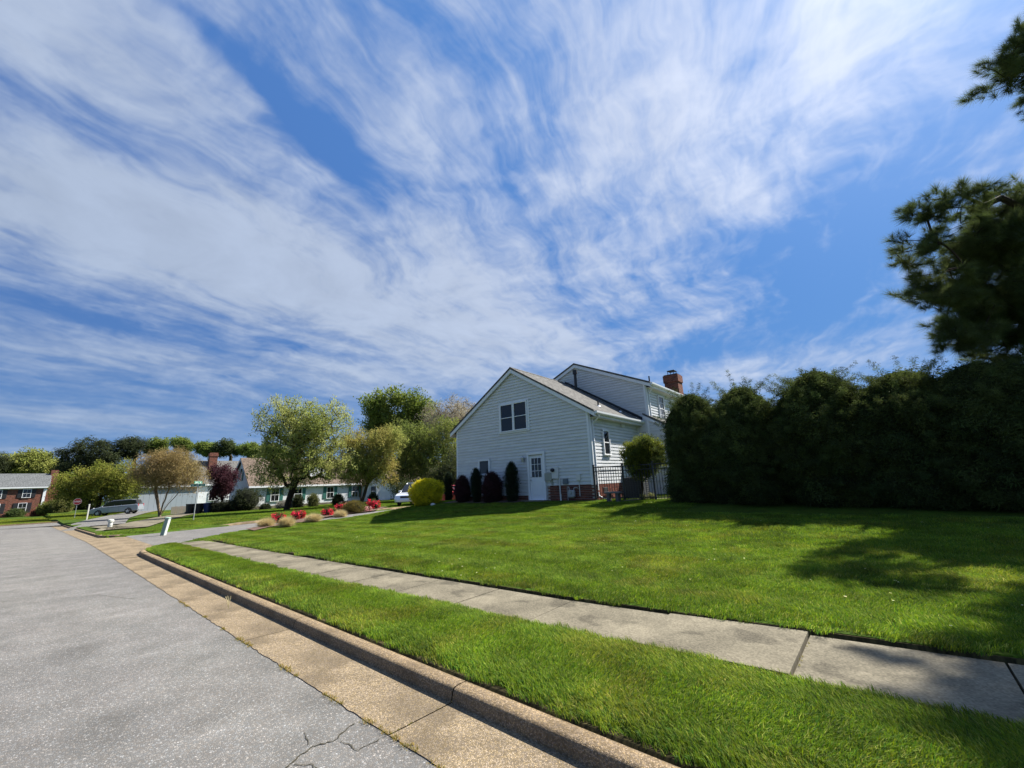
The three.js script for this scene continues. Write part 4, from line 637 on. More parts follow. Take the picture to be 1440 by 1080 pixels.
// a wall of overlapping boards, cut to an outline given by its left and right end at each height; face: maps (along, y, out) to local
function boards(parent, y0, y1, ends, face, step = 0.155, m = MAT.siding) {
  for (let y = y0; y < y1 - 0.02; y += step) {
    const t = Math.min(y + step, y1), [a0, b0] = ends(y + 0.001), [a1, b1] = ends(t - 0.001); if (b0 - a0 < 0.04) continue;
    // dutch lap: flat face, then a cove running back under the lip of the board above
    const prof = [[0, 0.0], [0, 0.052], [0.56, 0.052], [0.68, 0.004], [1.0, 0.002]], pos = [], uv = [], e = (f, out) => [face(lerp(a0, a1, f), lerp(y, t, f), out), face(lerp(b0, b1, f), lerp(y, t, f), out)];
    for (let i = 0; i < prof.length - 1; i++) { const [p, q] = e(...prof[i]), [w, v] = e(...prof[i + 1]); for (const s of [p, q, v, p, v, w]) { pos.push(...s); uv.push(s[0] + s[2] + y * 3.7, s[1] + y); } }
    const g = new THREE.BufferGeometry(); g.setAttribute('position', new THREE.Float32BufferAttribute(pos, 3)); g.setAttribute('uv', new THREE.Float32BufferAttribute(uv, 2)); g.computeVertexNormals();
    part(parent, 'siding_board', g, m);
  }
}
const frontFace = (z) => (x, y, out) => [x, y, z + out], sideFace = (x0) => (z, y, out) => [x0 + out, y, z];
// a double hung window; dir 'z' looks to the street, 'x' looks along +x
function hungWindow(parent, name, x, y, w, h, place, opt = {}) {
  const o = new THREE.Group(); o.name = name; parent.add(o); place(o, x, y);
  const f = opt.frame ?? 0.07, fm = opt.m ?? MAT.trim;
  part(o, 'pane', box(w - 2 * f + 0.02, h - 2 * f + 0.02, 0.006, 0, 0, 0.036), MAT.glass);
  part(o, 'frame', join(rbox(f, h, 0.085, -w / 2 + f / 2, 0, 0.043), rbox(f, h, 0.085, w / 2 - f / 2, 0, 0.043), rbox(w, f, 0.087, 0, h / 2 - f / 2, 0.043), rbox(w + 0.06, f * 0.9, 0.12, 0, -h / 2 + f * 0.4, 0.05)), fm);
  if (opt.rail !== false) part(o, 'meeting_rail', rbox(w - 2 * f, 0.04, 0.05, 0, 0.0, 0.044), fm);
  if (opt.grid) { const [c, r] = opt.grid, g = []; for (let i = 1; i < c; i++) g.push(box(0.022, h - 2 * f, 0.02, -w / 2 + f + (w - 2 * f) * i / c, 0, 0.047)); for (let j = 1; j < r; j++) g.push(box(w - 2 * f, 0.022, 0.018, 0, -h / 2 + f + (h - 2 * f) * j / r, 0.047)); part(o, 'glazing_bars', join(g), fm); }
  if (opt.shutters) for (const s of [-1, 1]) { const g = [rbox(opt.shutters, h, 0.04, s * (w / 2 + opt.shutters / 2 + 0.02), 0, 0.03)]; for (let k = 0; k < 10; k++) g.push(box(opt.shutters * 0.75, h / 16, 0.012, s * (w / 2 + opt.shutters / 2 + 0.02), -h / 2 + h * (k + 0.7) / 10.6, 0.054)); part(o, 'shutter', join(g), opt.sm ?? MAT.greenShutter); }
  return o;
}
const onFront = (z) => (o, x, y) => o.position.set(x, y, z), onSide = (x0) => (o, z, y) => { o.position.set(x0, y, z); o.rotation.y = Math.PI / 2; };
{
  const W = 8.78, EV = 3.98, AP = 6.72, D = 5.3, slope = (AP - EV) / (W / 2);
  const h = house;
  // wing: walls
  const gable = part(h, 'gable_wall', prism([[-W, -0.3], [0, -0.3], [0, EV], [-W / 2, AP], [-W, EV]], -0.2, 0), MAT.siding);
  const gEnds = (y) => { const k = Math.max(0, (y - EV) / slope); return [-W + 0.1 + Math.max(0, k - 0.1), -0.1 - Math.max(0, k - 0.1)]; };
  boards(gable, 0.27, 0.73, () => [-W + 0.1, -2.52], frontFace(0)); boards(gable, 0.70, AP, (y) => { const e = gEnds(y); return e; }, frontFace(0));
  for (const x of [-W + 0.055, -0.055]) part(h, 'corner_board', rbox(0.11, EV - (x < -1 ? 0.2 : 0.68), 0.07, x, (EV + (x < -1 ? 0.2 : 0.68)) / 2 - 0.02, 0.02), MAT.trim);
  const side = part(h, 'side_wall', prism([[-D, -0.3], [-0.2, -0.3], [-0.2, EV], [-D, EV]], -0.2, 0).rotateY(-Math.PI / 2).applyMatrix4(new THREE.Matrix4().makeScale(-1, 1, 1)).translate(-0.2, 0, 0), MAT.siding);
  side.geometry = box(0.2, EV + 0.3, D - 0.2, -0.1, (EV - 0.3) / 2, -D / 2 - 0.1);
  boards(side, 0.70, EV, () => [-D, -0.09], sideFace(0));
  part(h, 'corner_board', rbox(0.07, EV - 0.68, 0.11, 0.02, (EV + 0.68) / 2 - 0.02, -0.055), MAT.trim);
  part(h, 'far_wall', box(0.2, EV + 0.3, D - 0.2, -W + 0.1, (EV - 0.3) / 2, -D / 2 - 0.1), MAT.siding);
  // brick foundation, each brick laid with a mortar joint
  const found = part(h, 'foundation', join(box(2.48, 0.99, 0.05, -1.24, 0.195, 0.003), box(6.3, 0.58, 0.05, -W + 3.15, -0.02, 0.003), box(0.05, 0.99, D, 0.003, 0.195, -D / 2)), MAT.mortar);
  const r = rng(801), sets = [[], [], [], []], brick = (x, y, w, z, side) => { const j = (r() - 0.5) * 0.006, g = side ? box(0.02, 0.062, w, 0.034 + j, y, z) : box(w, 0.062, 0.02, x, y, 0.034 + j); sets[Math.floor(r() * 4)].push(g); };
  for (let row = 0; row < 9; row++) { const y = 0.655 - row * 0.075; for (let x = -0.1 - (row % 2) * 0.107; x > -2.45; x -= 0.214) brick(x, y, 0.203, 0, false); for (let z = -0.1 - (row % 2) * 0.107; z > -D; z -= 0.214) brick(0, y, 0.203, z, true); if (row > 5) for (let x = -3.6 - (row % 2) * 0.107; x > -W + 0.1; x -= 0.214) brick(x, y, 0.203, 0, false); }
  sets.forEach((s, i) => { const b = part(found, 'bricks', join(s), MAT.brick[i]); b.userData.kind = 'stuff'; });
  part(h, 'foundation_vent', join(rbox(0.05, 0.22, 0.42, 0.04, 0.42, -0.95)), MAT.dark);
  part(h, 'crawl_well', join(rbox(0.5, 0.28, 0.05, 0.32, 0.05, -0.6), rbox(0.05, 0.28, 0.8, 0.55, 0.05, -1.0)), MAT.brick[0]);
  // wing roof: two slopes, rake boards, gutter
  const roof = new THREE.Group(); roof.name = 'wing_roof'; h.add(roof);
  const ov = 0.40, th = 0.10, k = Math.hypot(1, slope), yE = EV + 0.12 - slope * ov, mid = -W / 2, yA = EV + 0.12 + slope * W / 2;
  for (const s of [-1, 1]) {
    const xe = s > 0 ? ov : -W - ov, g = prism([[mid, yA], [xe, yE], [xe, yE + th], [mid, yA + th]], -D - 0.02, 0.20); const uv = g.attributes.uv, p = g.attributes.position; for (let i = 0; i < p.count; i++) uv.setXY(i, p.getZ(i), Math.hypot(p.getX(i) - mid, p.getY(i) - yA));
    part(roof, 'shingles', g, MAT.roofGrey);
    part(roof, 'rake_board', prism([[mid, yA - 0.002], [xe, yE - 0.002], [xe, yE - 0.19], [mid, yA - 0.19 * 1.05]], 0.10, 0.185), MAT.trim);
    part(roof, 'drip_edge', prism([[mid, yA + th + 0.004], [xe, yE + th + 0.004], [xe, yE + th - 0.02], [mid, yA + th - 0.02]], 0.202, 0.215), MAT.dark);
    part(roof, 'soffit', prism([[mid, yA - 0.012], [xe, yE - 0.012], [xe, yE - 0.03], [mid, yA - 0.03]], 0.0, 0.10), MAT.trim);
  }
  part(roof, 'ridge_cap', prism([[mid - 0.14, yA + th - 0.07], [mid, yA + th + 0.03], [mid + 0.14, yA + th - 0.07], [mid, yA + th + 0.0]], -D, 0.2), MAT.roofGrey);
  part(roof, 'fascia', join(box(0.03, 0.2, D + 0.1, ov - 0.02, yE - 0.10, -D / 2 + 0.05), box(ov, 0.02, D, ov / 2, yE - 0.19, -D / 2)), MAT.greyTrim);
  part(roof, 'gutter', prism([[ov, yE + 0.05], [ov + 0.13, yE + 0.05], [ov + 0.12, yE - 0.03], [ov + 0.08, yE - 0.08], [ov, yE - 0.08]], -D, 0.15), MAT.trim);
  part(roof, 'fascia', box(0.03, 0.2, D + 0.1, -W - ov + 0.02, yE - 0.10, -D / 2 + 0.05), MAT.greyTrim);
  const ds = part(h, 'downspout', join(tubeThrough([[ov + 0.05, yE - 0.05, -0.12], [ov + 0.04, yE - 0.18, -0.14], [0.10, yE - 0.45, -0.2], [0.07, yE - 0.6, -0.2]], 0.035, 8), rbox(0.07, EV - 0.75, 0.055, 0.07, (EV - 0.2) / 2 + 0.15, -0.2), tubeThrough([[0.07, 0.35, -0.2], [0.09, 0.2, -0.2], [0.3, 0.08, -0.24], [0.6, 0.05, -0.26]], 0.035, 8)), MAT.trim);
  for (const y of [2.6, 1.2]) part(ds, 'strap', rbox(0.085, 0.03, 0.075, 0.07, y, -0.2), MAT.trim);
  // vents through the wing roof
  const on = (x) => yA + th - Math.abs(x - mid) * slope;
  part(roof, 'flue', join(cyl(0.085, 0.085, 1.15, -3.2, on(-3.2) - 0.1, -4.55, 14), cyl(0.14, 0.14, 0.24, -3.2, on(-3.2) + 0.98, -4.55, 14)), MAT.black);
  for (const [x, z, hh] of [[-0.45, -1.9, 0.36], [-0.35, -4.1, 0.32]]) { part(roof, 'vent_pipe', cyl(0.04, 0.04, hh, x, on(x) - 0.06, z, 10), MAT.black); part(roof, 'vent_boot', cyl(0.12, 0.05, 0.09, x + 0.02, on(x) - 0.05, z, 12), MAT.trim); }
  // twin window of the gable
  const tw = new THREE.Group(); tw.name = 'twin_window'; h.add(tw);
  hungWindow(tw, 'sash_window', -4.84, 4.26, 0.92, 1.50, onFront(0.035)); hungWindow(tw, 'sash_window', -3.92, 4.26, 0.92, 1.50, onFront(0.037));
  part(tw, 'casing', join(rbox(2.02, 0.10, 0.06, -4.38, 5.06, 0.045), rbox(0.1, 1.6, 0.06, -5.35, 4.26, 0.045), rbox(0.1, 1.6, 0.06, -3.41, 4.26, 0.045), rbox(2.05, 0.08, 0.1, -4.38, 3.47, 0.06)), MAT.trim);
  hungWindow(h, 'small_window', -6.56, 1.78, 0.86, 0.86, onFront(0.035), { rail: false, frame: 0.1 });
  // side door with nine panes
  const door = new THREE.Group(); door.name = 'side_door'; h.add(door); door.position.set(-3.05, 0, 0.04);
  part(door, 'leaf', rbox(0.82, 2.06, 0.05, 0, 1.08, 0.015), MAT.trim);
  part(door, 'casing', join(rbox(0.11, 2.25, 0.11, -0.475, 1.12, 0.04), rbox(0.11, 2.25, 0.11, 0.475, 1.12, 0.04), rbox(1.1, 0.13, 0.12, 0, 2.27, 0.045), rbox(0.9, 0.05, 0.14, 0, 0.03, 0.05)), MAT.trim);
  for (let i = 0; i < 3; i++) for (let j = 0; j < 3; j++) part(door, 'pane', box(0.175, 0.29, 0.01, -0.2 + i * 0.2, 1.26 + j * 0.315, 0.041), MAT.glass);
  part(door, 'glazing_bars', join(rbox(0.022, 0.94, 0.016, -0.1, 1.575, 0.047, 0.003), rbox(0.022, 0.94, 0.016, 0.1, 1.575, 0.047, 0.003), rbox(0.62, 0.022, 0.016, 0, 1.418, 0.046, 0.003), rbox(0.62, 0.022, 0.016, 0, 1.732, 0.046, 0.003)), MAT.trim);
  part(door, 'lower_panel', rbox(0.58, 0.72, 0.02, 0, 0.62, 0.04), MAT.trim);
  part(door, 'handle', join(new THREE.SphereGeometry(0.032, 12, 10).translate(-0.34, 0.98, 0.09), new THREE.CylinderGeometry(0.012, 0.012, 0.06, 8).rotateX(Math.PI / 2).translate(-0.34, 0.98, 0.06)), MAT.galv);
  part(door, 'lock', new THREE.CylinderGeometry(0.025, 0.025, 0.02, 12).rotateX(Math.PI / 2).translate(-0.34, 1.12, 0.05), MAT.galv);
  part(h, 'door_step', join(rbox(1.1, 0.14, 0.5, -3.05, -0.05, 0.3), rbox(1.25, 0.05, 0.6, -3.05, 0.02, 0.32)), MAT.concrete);
  const lamp = part(h, 'wall_lantern', join(rbox(0.1, 0.16, 0.04, -3.82, 2.0, 0.05), cyl(0.06, 0.1, 0.2, -3.82, 1.88, 0.16, 8), cyl(0.11, 0.02, 0.1, -3.82, 2.08, 0.16, 8), rbox(0.03, 0.03, 0.12, -3.82, 2.1, 0.1)), MAT.metal);
  // meters and boxes
  const meter = part(h, 'electric_meter', join(rbox(0.36, 0.55, 0.14, -1.95, 1.28, 0.09), tubeThrough([[-1.74, 1.02, 0.09], [-1.74, 0.5, 0.09], [-1.74, -0.1, 0.09]], 0.032, 8), tubeThrough([[-1.86, 1.05, 0.09], [-1.86, 0.8, 0.07], [-1.86, 0.7, 0.03]], 0.025, 8)), MAT.greyTrim);
  part(meter, 'meter_glass', join(new THREE.CylinderGeometry(0.085, 0.09, 0.12, 18).rotateX(Math.PI / 2).translate(-2.03, 1.40, 0.2), new THREE.SphereGeometry(0.085, 16, 8, 0, 6.29, 0, 1.57).rotateX(Math.PI / 2).translate(-2.03, 1.40, 0.25)), MAT.dark);
  part(h, 'phone_box', join(rbox(0.40, 0.36, 0.13, -2.35, 1.10, 0.09), prism([[-2.3, 0.93], [-2.16, 0.93], [-2.12, 0.72], [-2.18, 0.72]], 0.03, 0.1)), mat(lin(0.30, 0.31, 0.26), 0.6));
  part(h, 'disconnect_box', rbox(0.25, 0.24, 0.12, -1.42, 0.86, 0.08), mat(lin(0.10, 0.13, 0.15), 0.5));
  part(h, 'outlet_box', join(rbox(0.2, 0.26, 0.1, -0.72, 1.02, 0.07), tubeThrough([[-0.72, 0.9, 0.06], [-0.72, 0.5, 0.06], [-0.72, 0.2, 0.06]], 0.018, 6)), MAT.greyTrim);
  part(h, 'gas_meter', join(rbox(0.34, 0.34, 0.22, -1.05, 0.3, 0.22, 0.09), new THREE.CylinderGeometry(0.09, 0.09, 0.06, 16).rotateX(Math.PI / 2).translate(-1.05, 0.40, 0.34), tubeThrough([[-1.18, 0.42, 0.22], [-1.18, 0.58, 0.2], [-1.3, 0.6, 0.15], [-1.32, 0.2, 0.12], [-1.32, -0.1, 0.12]], 0.02, 6), tubeThrough([[-0.92, 0.42, 0.22], [-0.92, 0.56, 0.2], [-0.8, 0.56, 0.12], [-0.8, 0.5, 0.02]], 0.02, 6)), mat(lin(0.34, 0.35, 0.34), 0.6));
  part(h, 'ground_conduit', tubeThrough([[-1.74, 0.3, 0.075], [-1.74, 0, 0.075], [-1.74, -0.15, 0.075]], 0.04, 8), MAT.trim);
  // side window and its light
  hungWindow(h, 'side_window', -1.38, 2.58, 0.66, 1.20, onSide(0.035), {});
  part(h, 'flood_light', join(rbox(0.04, 0.12, 0.12, 0.04, 3.58, -3.3), cyl(0.045, 0.06, 0.12, 0.12, 3.46, -3.24, 10), cyl(0.045, 0.06, 0.12, 0.12, 3.46, -3.38, 10)), MAT.trim);

  // the two storey main block behind the wing
  const xr = 0.74, xl = -7.9, mEV = 5.95, mx = (xr + xl) / 2, mAP = 7.85, Z0 = -D, Z1 = -18.5, ms = (mAP - mEV) / ((xr - xl) / 2);
  const mg = part(h, 'main_gable_wall', prism([[xl, -0.3], [xr - 0.002, -0.3], [xr - 0.002, mEV], [mx, mAP], [xl, mEV]], Z0 - 0.2, Z0 - 0.003), MAT.siding);
  boards(mg, 3.4, mAP, (y) => { const q = Math.max(0, (y - mEV) / ms - 0.08); return [xl + 0.1 + q, xr - 0.1 - q]; }, frontFace(Z0));
  const us = part(h, 'upper_side_wall', box(0.2, mEV + 0.3, Z0 - 0.2 - Z1, xr - 0.1, (mEV - 0.3) / 2, (Z0 - 0.2 + Z1) / 2), MAT.siding);
  boards(us, 3.0, mEV, () => [Z1, Z0 - 0.09], sideFace(xr));
  part(h, 'corner_board', join(rbox(0.11, mEV - 3.0, 0.07, xr - 0.055, (mEV + 3) / 2, Z0 + 0.02), rbox(0.07, mEV - 3.0, 0.11, xr + 0.02, (mEV + 3) / 2, Z0 - 0.055)), MAT.trim);
  part(h, 'back_wall', prism([[xl, -0.3], [xr, -0.3], [xr, mEV], [mx, mAP], [xl, mEV]], Z1 - 0.2, Z1 - 0.005), MAT.siding);
  part(h, 'far_side_wall', box(0.2, mEV + 0.3, Z0 - 0.2 - Z1, xl + 0.1, (mEV - 0.3) / 2, (Z0 - 0.2 + Z1) / 2), MAT.siding);
  const mr = new THREE.Group(); mr.name = 'main_roof'; h.add(mr);
  const myE = mEV + 0.12 - ms * 0.35, myA = mAP + 0.12;
  for (const s of [-1, 1]) {
    const xe = s > 0 ? xr + 0.35 : xl - 0.35, g = prism([[mx, myA], [xe, myE], [xe, myE + 0.1], [mx, myA + 0.1]], Z1 - 0.3, Z0 + 0.16); const uv = g.attributes.uv, p = g.attributes.position; for (let i = 0; i < p.count; i++) uv.setXY(i, p.getZ(i), Math.hypot(p.getX(i) - mx, p.getY(i) - myA));
    part(mr, 'shingles', g, MAT.roofGrey);
    part(mr, 'rake_board', prism([[mx, myA - 0.002], [xe, myE - 0.002], [xe, myE - 0.18], [mx, myA - 0.19]], Z0 + 0.06, Z0 + 0.145), MAT.trim);
    part(mr, 'drip_edge', prism([[mx, myA + 0.104], [xe, myE + 0.104], [xe, myE + 0.08], [mx, myA + 0.08]], Z0 + 0.162, Z0 + 0.174), MAT.dark);
    part(mr, 'soffit', prism([[mx, myA - 0.012], [xe, myE - 0.012], [xe, myE - 0.03], [mx, myA - 0.03]], Z0 + 0.002, Z0 + 0.058), MAT.trim);
    part(mr, 'fascia', box(0.03, 0.2, Z0 - Z1 + 0.2, xe - s * 0.02, myE - 0.10, (Z0 + Z1) / 2), MAT.trim);
  }
  part(mr, 'eave_soffit', box(0.33, 0.02, Z0 - Z1, xr + 0.17, myE - 0.19, (Z0 + Z1) / 2), MAT.greyTrim);
  part(mr, 'gutter', prism([[xr + 0.35, myE + 0.05], [xr + 0.48, myE + 0.05], [xr + 0.47, myE - 0.03], [xr + 0.43, myE - 0.08], [xr + 0.35, myE - 0.08]], Z1, Z0 + 0.12), MAT.trim);
  part(mr, 'flashing', prism([[mid, yA + th + 0.02], [ov, yE + th + 0.02], [ov, yE + th + 0.19], [mid, yA + th + 0.12]], Z0 + 0.056, Z0 + 0.072), MAT.black);
  part(mr, 'vent_pipe', cyl(0.04, 0.04, 0.75, 0.35, 6.05, -7.1, 10), MAT.black);
  hungWindow(h, 'upper_window', -7.25, 4.75, 0.85, 1.55, onSide(xr + 0.035), { grid: [3, 4] });
  hungWindow(h, 'upper_window', -11.2, 4.75, 0.85, 1.55, onSide(xr + 0.035), { grid: [3, 4] });
  part(h, 'downspout', join(rbox(0.07, 2.4, 0.06, xr + 0.07, 4.55, Z0 - 0.22), tubeThrough([[xr + 0.4, myE - 0.05, Z0 - 0.15], [xr + 0.3, myE - 0.25, Z0 - 0.2], [xr + 0.07, myE - 0.5, Z0 - 0.22]], 0.035, 8)), MAT.trim);
  // the lean-to along the main block
  const lean = (x) => 4.32 - (x - 0.30) * 0.59;
  const lw = part(h, 'lean_to_wall', prism([[0.002, -0.3], [3.6, -0.3], [3.6, lean(3.6)], [0.3, lean(0.3)], [0.002, lean(0.3)]], Z0 - 0.2, Z0 - 0.004), MAT.siding);
  boards(lw, 0.7, 4.1, (y) => [0.035, Math.min(3.5, 0.3 + (4.26 - y) / 0.59)], frontFace(Z0));
  part(h, 'lean_to_side', box(0.2, lean(3.6) + 0.3, 10, 3.5, (lean(3.6) - 0.3) / 2, Z0 - 5.2), MAT.siding);
  const lg = prism([[xr + 0.04, lean(xr) + 0.02], [3.95, lean(3.95) + 0.02], [3.95, lean(3.95) + 0.12], [xr + 0.04, lean(xr) + 0.12]], Z1, Z0 + 0.14);
  part(h, 'lean_to_roof', lg, MAT.roofGrey); part(h, 'lean_to_rake', prism([[0.46, lean(0.46) + 0.0], [3.95, lean(3.95)], [3.95, lean(3.95) - 0.15], [0.46, lean(0.46) - 0.15]], Z0 + 0.04, Z0 + 0.12), MAT.trim);
  part(h, 'lean_to_roof', prism([[0.46, lean(0.46) + 0.02], [xr + 0.03, lean(xr + 0.03) + 0.02], [xr + 0.03, lean(xr + 0.03) + 0.12], [0.46, lean(0.46) + 0.12]], Z0 + 0.056, Z0 + 0.14), MAT.roofGrey);
  part(h, 'corner_board', rbox(0.12, 4.0, 0.07, 0.065, 2.2, Z0 + 0.03), MAT.trim);
  // chimney
  const ch = new THREE.Group(); ch.name = 'chimney'; h.add(ch); ch.position.set(-0.75, 0.05, -14.9);
  part(ch, 'stack', join(rbox(1.0, 3.0, 1.0, 0, 6.9, 0), rbox(1.12, 0.55, 1.12, 0, 8.05, 0)), MAT.brickWall); part(ch, 'cap', rbox(1.0, 0.08, 1.0, 0, 8.36, 0), MAT.concrete); part(ch, 'flue_cover', join(rbox(0.55, 0.03, 0.75, 0, 8.72, 0), rbox(0.04, 0.32, 0.04, -0.22, 8.55, -0.3), rbox(0.04, 0.32, 0.04, 0.22, 8.55, 0.3), rbox(0.04, 0.32, 0.04, -0.22, 8.55, 0.3), rbox(0.04, 0.32, 0.04, 0.22, 8.55, -0.3)), MAT.dark);
}
const toWorld = (x, y, z) => V(x, y, z).applyMatrix4(house.matrixWorld); house.updateMatrixWorld(true);
// black picket fence from the house corner to the hedge
{
  const f = thing('picket_fence', 'black metal picket fence from the house corner to the hedge', 'fence', HOUSE, HTURN);
  const z = 0.12, H0 = 1.42;
  for (const x of [0.10, 1.45, 2.75, 4.0]) { part(f, 'post', join(rbox(0.07, H0 + 0.15, 0.07, x, H0 / 2, z), rbox(0.09, 0.03, 0.09, x, H0 + 0.09, z)), MAT.black); }
  part(f, 'top_rail', rbox(3.95, 0.045, 0.035, 2.05, H0 - 0.02, z), MAT.black); part(f, 'middle_rail', rbox(3.95, 0.04, 0.032, 2.05, H0 - 0.2, z), MAT.black); part(f, 'bottom_rail', rbox(3.95, 0.045, 0.034, 2.05, 0.12, z), MAT.black);
  const pk = rbox(0.02, H0 - 0.02, 0.02, 0, H0 / 2 + 0.02, z, 0.004);
  for (let i = 0; i < 33; i++) { const x = 0.22 + i * 0.115; if ([1.45, 2.75].some((p) => Math.abs(p - x) < 0.05)) continue; const o = part(f, 'picket', pk, MAT.black); o.position.x = x; }
  const ac = thing('air_conditioner', 'dark grilled air conditioner unit behind the picket fence', 'air conditioner', toWorld(1.35, 0, -1.3).toArray(), HTURN);
  part(ac, 'cabinet', rbox(0.85, 0.9, 0.85, 0, 0.47, 0, 0.04), MAT.dark); part(ac, 'base', rbox(1.0, 0.08, 1.0, 0, 0.02, 0), MAT.concrete); for (let k = 0; k < 9; k++) part(ac, 'louvre', rbox(0.87, 0.02, 0.87, 0, 0.14 + k * 0.085, 0), MAT.black);
  part(ac, 'fan_grille', cyl(0.34, 0.34, 0.04, 0, 0.9, 0, 20), MAT.black);
  const b = thing('stone_bench', 'low grey stone bench in front of the picket fence', 'bench', toWorld(1.15, 0, 0.55).toArray(), HTURN);
  part(b, 'seat', rbox(0.70, 0.07, 0.30, 0, 0.34, 0, 0.02), mat(lin(0.16, 0.15, 0.14), 0.9)); for (const x of [-0.2, 0.2]) part(b, 'leg', rbox(0.14, 0.34, 0.24, x, 0.14, 0, 0.03), mat(lin(0.11, 0.105, 0.095), 0.9));
  const p0 = G(874, 706.5), p1 = G(945, 702.5);
  structure('garden_path', strip([[p0.x - 0.05, -p0.z], [p1.x, -p1.z + 0.2]], [[p0.x + 0.55, -p0.z - 0.2], [p1.x + 0.8, -p1.z - 0.2]], 10, (s, t) => ground(s, -t) + 0.05, 2), MAT.concrete, 'pale garden path between picket fence and hedge', 'path');
  const pl = mixTone([0.14, 0.17, 0.04], [0.3, 0.28, 0.12], 0.3, 4);
  [[905, 703.5, 10, 8, 'small green plant beside the garden path'], [917, 703, 10, 9, 'small pale flowered plant beside the garden path']].forEach(([x, y, w, h, label], i) => { const p = G(x, y), k = scaleAt(p); shrub({ name: 'path_plant', label, foot: p, w: w * k, h: h * k, seed: 781 + i, tone: pl, clumps: CL.tiny, n: 90, lumps: 0.2, size: 0.7, category: 'plant' }); });
  // mulch strip under the gable shrubs
  const a = toWorld(-9.0, 0, 0.05), c = toWorld(-3.7, 0, 0.05), a2 = toWorld(-9.0, 0, 0.95), c2 = toWorld(-3.7, 0, 0.95);
  structure('mulch_strip', strip([[a2.x, -a2.z], [c2.x, -c2.z]], [[a.x, -a.z], [c.x, -c.z]], 20, (s, t) => Math.max(ground(s, -t), 0.7) + 0.05, 3), MAT.mulch, 'dark mulch strip under the shrubs along the gable', 'flower bed');
}
// ------------------------------------------------------------------ neighbouring houses
function simpleHouse(name, label, { corner, ry, w, d, eave, apex, ridge = 'x', wall, roof, trim = MAT.trim, over = 0.3 }) {
  // local: x along the front (0..w), z from 0 (front) back to -d
  const h = thing(name, label, 'house', [corner.x, corner.y - 0.05, corner.z], ry);
  if (ridge === 'x') {
    part(h, 'wall', join(box(w, eave, 0.2, w / 2, eave / 2, -0.1), box(w, eave, 0.2, w / 2, eave / 2, -d + 0.1)), wall);
    for (const x of [0.1, w - 0.1]) { const g = prism([[-d, 0], [0, 0], [0, eave], [-d / 2, apex], [-d, eave]], -0.1, 0.1); g.rotateY(-Math.PI / 2); part(h, 'gable_wall', g.translate(x, 0, 0), wall); }
    const sl = (apex - eave) / (d / 2);
    for (const s of [-1, 1]) { const ze = s > 0 ? over : -d - over, ye = eave + 0.1 - sl * over, g = prism([[-d / 2, apex + 0.1], [ze, ye], [ze, ye + 0.1], [-d / 2, apex + 0.2]], -w - over, over); g.rotateY(-Math.PI / 2); const uv = g.attributes.uv, p = g.attributes.position; for (let i = 0; i < p.count; i++) uv.setXY(i, p.getX(i), Math.hypot(p.getZ(i) + d / 2, p.getY(i) - apex)); part(h, 'roof', g, roof); part(h, 'fascia', box(w + 2 * over, 0.2, 0.04, w / 2, ye - 0.02, ze + s * 0.025), trim); for (const x of [-over + 0.02, w + over - 0.02]) { const rk = prism([[-d / 2, apex + 0.1], [ze, ye], [ze, ye - 0.16], [-d / 2, apex - 0.07]], -0.03, 0.03).rotateY(-Math.PI / 2); part(h, 'rake_board', rk.translate(x, 0, 0), trim); } }
  }
  return h;
}
